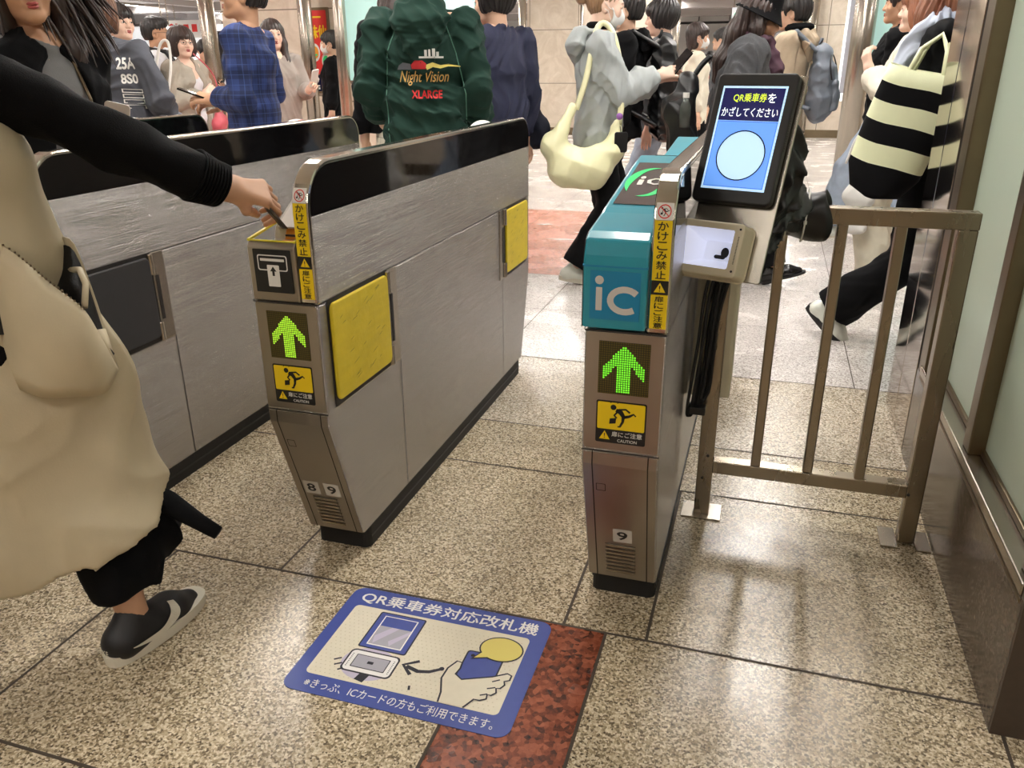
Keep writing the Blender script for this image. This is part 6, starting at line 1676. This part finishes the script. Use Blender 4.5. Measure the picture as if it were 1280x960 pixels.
# ------------------------------------------------------------------ crowd, right part
def crowd_right():
    # grey hoodie with yellow bag
    x, y = -.95, 4.66
    J = person('person in a light grey hoodie and white mask looking at a phone', x, y, RZ(x, y, 82), 1.62, top=dict(mat=C['grey_hood'], infl=.044, hem=.80, sr=.066, hood=True, cuff=.040, puff=1.15, name='hoodie', fold=.009), pants=TR(wide=1.1, hem=.085, fold=.004), hair=('bun', 'hair_blond'), head=(-4, -10), tone='light', face=dict(mask=True), fine=.0042,
               arms={'R': dict(wrist=(.07, .31, 1.175), dir=(-.10, .9, .25), back=(.8, -.2, .3), thumb=(-.2, .2, .9), curl=.6, pole=(.4, -.6, -1)), 'L': dict(wrist=(-.05, .33, 1.16), dir=(.1, .9, .2), back=(-.8, -.2, .3), thumb=(.2, .2, .9), curl=.5, pole=(-.4, -.6, -1))},
               legs={'R': dict(foot=(.10, -.125, .10), pitch=-8), 'L': dict(foot=(-.09, .30, .085)), 'drop': .012}, shoes=WS)
    phone_thing(J, 'R', 'dark phone held by the person in the grey hoodie', tilt=(-10, 50, 35), off=(-.02, .05, .05))
    b = MB(); b.tube([tuple(J['S'](0.052 * math.cos(a), .0 + .060 * math.sin(a), 1.425)) for a in np.linspace(0, 2 * PI, 20)], .020, 8); b.build('black_collar', C['black_knit'], J['root'], True)
    S_ = lambda *p: tuple(V3(*p) * J['k'])
    t = soft_bag(J, 'tote_bag', 'large slouchy pale yellow bag hanging from the grey hoodie', 'bag', [S_(.215, -.17, 1.01), S_(.235, -.275, .80), S_(.245, -.20, .705), S_(.245, -.05, .70), S_(.240, .055, .79), S_(.225, .075, .93)], [.024, .074, .104, .104, .068, .022], 1.0, (0, 0, 1), C['yellow_nylon'], [S_(.215, -.15, 1.0), S_(.20, -.10, 1.15), S_(.120, -.03, 1.415), S_(.13, .05, 1.38), S_(.20, .10, 1.12), S_(.225, .085, .92)], C['yellow_nylon'], .016, .007, 9, .010)
    b = MB()
    o = V3(*S_(.235, -.01, .665))
    hz = [V3(*S_(.26, .12, .93)) - o, V3(*S_(.265, .125, .88)) - o]
    b.sphere(hz[0], .018, 10, 8); b.build('purple_charm', cloth('purple_charm', rgb(150, 96, 176), .4), t, True)
    b = MB(); b.plate(rrect(-.035, .035, -.055, .05, .012, 4), V3(*S_(.275, .13, .80)) - o, nrm(V3(.1, 1, 0)), (0, 0, 1), .012); b.build('key_holder', C['black_nylon'], t, bevel=.003)
    b = MB(); b.tube([hz[1], V3(*S_(.27, .13, .845)) - o], .003, 6); b.build('charm_chain', M['steel_bright'], t)
    # black hoodie with black backpack, facing left
    x, y = -.955, 5.42
    J = person('person in a black hoodie carrying a big black backpack, head behind the masked face', x, y, RZ(x, y, -88), 1.62, top=dict(mat=C['black_coat'], infl=.05, hem=.78, sr=.066, hood=True, name='hoodie'), pants=TR(wide=1.1), hair=('short', 'hair_black'), fem=False, fine=.006, shoes=SN)
    t = backpack(J, 'bulky shiny black backpack with straps and a front pocket', C['black_nylon'], 1.28, -.16, 1.07, 31, .007, .011)
    b = MB(); b.tube([(.19, -.06, .10), (.235, -.14, -.02), (.225, -.16, -.16)], .010, 6); b.tube([(.20, -.04, .14), (.23, -.12, .06), (.225, -.16, .02)], .009, 6); b.build('compression_strap', C['black_nylon'], t)
    x, y = -.815, 6.05
    J = person('person with a smooth black bob in a grey jacket and pale jeans, facing left', x, y, RZ(x, y, -84), 1.60, top=dict(mat=C['stone_jacket'], infl=.044, hem=.74, sr=.064, lapel=True, collar=1.42, name='jacket'), pants=dict(mat=C['pale_jeans'], wide=1.3), hair=('mushroom', 'hair_black'), tone='light', fine=.005, shoes=SN)
    x, y = -.76, 8.30
    J = person('person with a brown bob and white mask in a cream top', x, y, RZ(x, y, 86), 1.54, top=dict(mat=C['cream_knit'], infl=.046, hem=.72, sr=.060, name='top'), pants=TR(), hair=('shag', 'hair_dark'), face=dict(mask=True), fine=.006)
    b = MB(); b.tube([J['S'](.10, -.10, 1.40), J['S'](.17, -.02, 1.405), J['S'](.20, .02, 1.2), J['S'](.21, .06, .95)], .008, 6); b.build('bag_strap', C['black_nylon'], J['root'])
    x, y = -.66, 10.05
    person('person with short black hair facing left, far behind the cream top', x, y, RZ(x, y, -80), 1.56, top=dict(mat=C['stone_jacket'], infl=.03, hem=.74, name='jacket'), pants=TR(), hair=('short', 'hair_black'), fem=False, fine=.008)
    x, y = -1.10, 14.3
    person('tiny figure in a red top at the end of the corridor', x, y, RZ(x, y, 100), 1.38, top=dict(mat=C['red_cloth'], infl=.03, hem=.74, name='top'), pants=TR(), hair=('bob', 'hair_black'), fine=.010)
    # bucket hat
    x, y = -.205, 4.70
    J = person('person in a black bucket hat and dark grey coat', x, y, RZ(x, y, 86), 1.56, top=dict(mat=C['dark_coat'], infl=.070, hem=.52, sr=.088, cuff=.060, flare=1.1, name='coat', fold=.007), pants=TR(wide=1.1), hair=('long', 'hair_dark'), head=(-6, -16), tone='tan', fine=.0048, lean=5,
               arms={'R': dict(wrist=(.13, .20, 1.06), pole=(.6, -1, .0)), 'L': dict(wrist=(-.2, .16, .96))}, legs={'R': dict(foot=(.10, -.30, .13), pitch=-30), 'L': dict(foot=(-.10, .30, .11), pitch=16), 'drop': .03}, shoes=BS)
    P, k, Rm, T = J['P'], J['k'], J['Rm'], J['T']
    b = MB(); n = 36; rings = []
    for rr, zz in ((.130, .165), (.128, .167), (.096, .212), (.092, .26), (.084, .296), (.05, .306), (.004, .308)):
        rings.append([tuple(P(rr * .92 * math.cos(a), -.012 + rr * 1.08 * math.sin(a), zz - (.018 * math.sin(a) if rr > .12 else 0))) for a in np.linspace(0, 2 * PI, n, endpoint=False)])
    b.add([v for r_ in rings for v in r_], [(j * n + i, j * n + (i + 1) % n, (j + 1) * n + (i + 1) % n, (j + 1) * n + i) for j in range(len(rings) - 1) for i in range(n)])
    ht = b.build('bucket_hat', C['black_coat'], J['root'], True); sm = ht.modifiers.new('thick', 'SOLIDIFY'); sm.thickness = .004
    q = [J['LZ'](J['S'](.078 * math.cos(a), .018 + .085 * math.sin(a), 1.405 - .03 * math.sin(a))) for a in np.linspace(.6, 2 * PI + .9, 16)] + [J['LZ'](J['S'](*p)) for p in ((.06, .145, 1.25), (.06, .165, 1.05))]
    soft(J['root'], 'scarf', q, [.032] * 16 + [.048, .05], C['plum_scarf'], .015, .0055, .007, 5)
    t = soft_bag(J, 'shoulder_bag', 'black bag with a bottle pocket behind the elbow of the dark grey coat', 'bag', [(.16, -.26, 1.12), (.16, -.30, .98), (.16, -.28, .80)], [.055, .085, .085], 1.5, (1, .4, 0), C['black_nylon'], [(.16, -.24, 1.14), (.155, -.20, 1.20), (.15, -.16, 1.24)], C['black_nylon'], .014, .007, 17, .010)
    t = thing_at(J, 'drink_bottle', 'clear drink bottle with a white cap in the side pocket of the black bag', 'bottle', V3(.27, -.27, .90))
    b = MB(); b.tube([(0, 0, 0), (0, 0, .10), (0, 0, .125), (0, 0, .145)], [.030, .030, .018, .013], 14); b.build('bottle_body', pm('bottle_plastic', rgb(70, 74, 70), .15), t, True)
    b = MB(); b.tube([(0, 0, .143), (0, 0, .168)], .0165, 14); b.build('cap', M['white_glossy'], t)
    x, y = .05, 6.45
    J = person('person in a beige jacket with a black hood and grey backpack, facing left', x, y, RZ(x, y, -78), 1.64, top=dict(mat=C['beige_jacket'], infl=.05, hem=.72, sr=.068, hood=True, name='jacket'), pants=TR(), hair=('short', 'hair_black'), fem=False, fine=.0055)
    b = MB(); b.tube([tuple(J['S'](.07 * math.cos(a), -.05 + .075 * math.sin(a), 1.445)) for a in np.linspace(0, 2 * PI, 20)], .028, 8); b.build('inner_hood', C['black_coat'], J['root'], True)
    backpack(J, 'grey backpack on the beige jacket', C['grey_nylon'], 1.05, -.15, 1.08, 23)
    # walker at the right edge with the striped tote
    x, y = .655, 3.86
    J = person('person with long reddish hair and pale blue scarf striding right beside the mirror column', x, y, RZ(x, y, 100), 1.64, top=dict(mat=C['black_coat'], infl=.040, hem=.80, sr=.060, name='jacket'), pants=TR(wide=1.25, hem=.085), hair=('long', 'hair_chestnut'), fine=.0045,
               legs={'R': dict(foot=(.08, -.30, .135), pitch=-40, dir=(0, 1)), 'L': dict(foot=(-.08, .36, .085)), 'drop': .05}, shoes=WB, arms={'R': dict(wrist=(.20, .22, 1.02), pole=(.2, -.6, -1)), 'L': dict(wrist=(-.2, .2, .98))})
    q = [J['S'](.082 * math.cos(a), .01 + .090 * math.sin(a), 1.38) for a in np.linspace(1.2, 2 * PI + .2, 14)] + [J['S'](*p) for p in ((.13, -.10, 1.32), (.15, -.15, 1.15), (.15, -.16, .95))]
    soft(J['root'], 'scarf', q, [.040] * 14 + [.05, .06, .065], C['scarf_blue'], .015, .0055, .010, 6, f=(60, 60, 14))
    t = thing_at(J, 'tote_bag', 'black and pale lime striped tote bag at the right edge beside the mirror column', 'bag', V3(.33, -.14, .70))
    nu, rows = 26, []
    zs = [0, .02, .10, .125, .1251, .20, .2001, .275, .2751, .345, .3451, .41, .4101, .47]
    for z in zs:
        w = .128 + .012 * math.sin(z * 6) - .10 * max(0, .03 - z) / .03; th = .07 - .03 * z
        rows += [(th * math.copysign(abs(math.cos(a)) ** .6, math.cos(a)) + .02 * math.sin(a * 3 + z * 9) * .3, w * math.copysign(abs(math.sin(a)) ** .7, math.sin(a)) + z * .26, z - .26 * w * math.sin(a)) for a in np.linspace(0, 2 * PI, nu, endpoint=False)]
    b = MB(); b.v = rows
    for j in range(len(zs) - 1):
        mi = 0 if (zs[j] < .124 or .2 <= zs[j] < .274 or .345 <= zs[j] < .409) else 1
        b.f += [(j * nu + i, j * nu + (i + 1) % nu, (j + 1) * nu + (i + 1) % nu, (j + 1) * nu + i) for i in range(nu)]; b.mi += [mi] * nu
    b.f.append(tuple(range(nu - 1, -1, -1))); b.mi.append(0)
    bo = b.build('bag_body', [C['black_coat'], C['lime_canvas']], t, True); sm = bo.modifiers.new('thick', 'SOLIDIFY'); sm.thickness = .004
    for s_ in (-.03, .03):
        b = MB(); b.tube([(s_, .06, .45), (s_ - .05, .09, .55), (s_ - .12, .14, .60), (s_ - .05, .18, .54), (s_, .19, .42)], .010, 8); b.build('handle', C['lime_canvas'], t, True)
    # cream hoodie, facing left, one hand raised
    x, y = .66, 4.95
    J = person('person with a chestnut bob in a cream hooded jacket, one hand raised', x, y, RZ(x, y, -84), 1.56, top=dict(mat=C['cream_knit'], infl=.05, hem=.74, sr=.062, hood=True, name='jacket'), pants=dict(mat=C['ivory_skirt'], wide=1.3), hair=('bob', 'hair_chestnut'), tone='light', fine=.0048,
               arms={'L': dict(wrist=(-.10, .20, 1.225), dir=(.1, .35, .9), back=(-.5, .6, .2), curl=.7, pole=(-.6, -.3, -1)), 'R': dict(wrist=(.2, .12, .92))}, shoes=WS)
    soft_bag(J, 'shopping_bag', 'white paper carrier bag hanging beside the striped tote', 'bag', [(-.24, .13, .68), (-.24, .13, .52), (-.24, .13, .36)], [.030, .036, .036], 2.0, (0, 1, 0), C['white_canvas'], [(-.24, .08, .70), (-.24, .12, .84), (-.24, .18, .84), (-.24, .22, .70)], C['white_canvas'], .006)
    x, y = .735, 6.45
    person('person in a black jacket and blue jeans beyond the raised hand', x, y, RZ(x, y, -86), 1.70, top=dict(mat=C['black_coat'], infl=.04, hem=.76, name='jacket'), pants=dict(mat=C['pale_jeans'], wide=1.2), hair=('short', 'hair_dark'), fem=False, tone='tan', fine=.006, legs={'R': dict(foot=(.1, -.2, .10)), 'L': dict(foot=(-.1, .26, .085)), 'drop': .02}, shoes=WS)
crowd_right()

# ------------------------------------------------------------------ black wrap around the kiosk arm and the top rail
def wrap():
    o = V3(-.02, 1.98, .84); t = empty('black_wrapping', tuple(o), 0, 'crumpled black plastic wrapping tied round the railing behind the display', 'wrapping')
    F = Field()
    F.chain([V3(.035, 1.95, 1.06) - o, V3(.02, 1.96, .95) - o, V3(-.01, 1.96, .82) - o], [.030, .055, .050], .03)
    F.cone(V3(.0, 1.98, .90) - o, V3(.05, 2.04, .88) - o, .06, .06, .03)
    V, Fq = F.mesh(.006, folds(8, .011, (50, 50, 36), .05)); fast_obj('crumpled_sheet', V, Fq, M['black_nylon_wrap'], t, True)
    # sleeve of sheet rolled round the rail
    b = MB(); n = 26; rows = []; L_ = 14
    for j in range(L_):
        x = .0 + .145 * j / (L_ - 1)
        for i in range(n):
            a = 2 * PI * i / n; r_ = .050 + .004 * math.sin(3 * a + x * 60) + .012 * (j / L_); rows.append((x - o[0] + (.012 * math.sin(2 * a + 1) if j == L_ - 1 else 0), 2.083 - o[1] + r_ * math.cos(a) * .9, .858 - o[2] + r_ * math.sin(a)))
    b.add(rows, [(j * n + i, j * n + (i + 1) % n, (j + 1) * n + (i + 1) % n, (j + 1) * n + i) for j in range(L_ - 1) for i in range(n)])
    sl = b.build('rolled_sleeve', M['black_nylon_wrap'], t, True); sm = sl.modifiers.new('thick', 'SOLIDIFY'); sm.thickness = .003
    for x in (.055, .095):
        b = MB(); b.tube([(x - o[0] + .004 * math.sin(a), 2.083 - o[1] + .058 * math.cos(a), .858 - o[2] + .063 * math.sin(a)) for a in np.linspace(0, 2 * PI, 28)], .0024, 6); b.box(x - o[0] - .004, x - o[0] + .004, 2.083 - o[1] - .058, 2.083 - o[1] - .05, .845 - o[2], .853 - o[2]); b.build('cable_tie', M['white_glossy'], t, True)
M['black_nylon_wrap'] = pm('black_plastic_sheet', rgb(24, 23, 23), .38, noise=.2)
wrap()
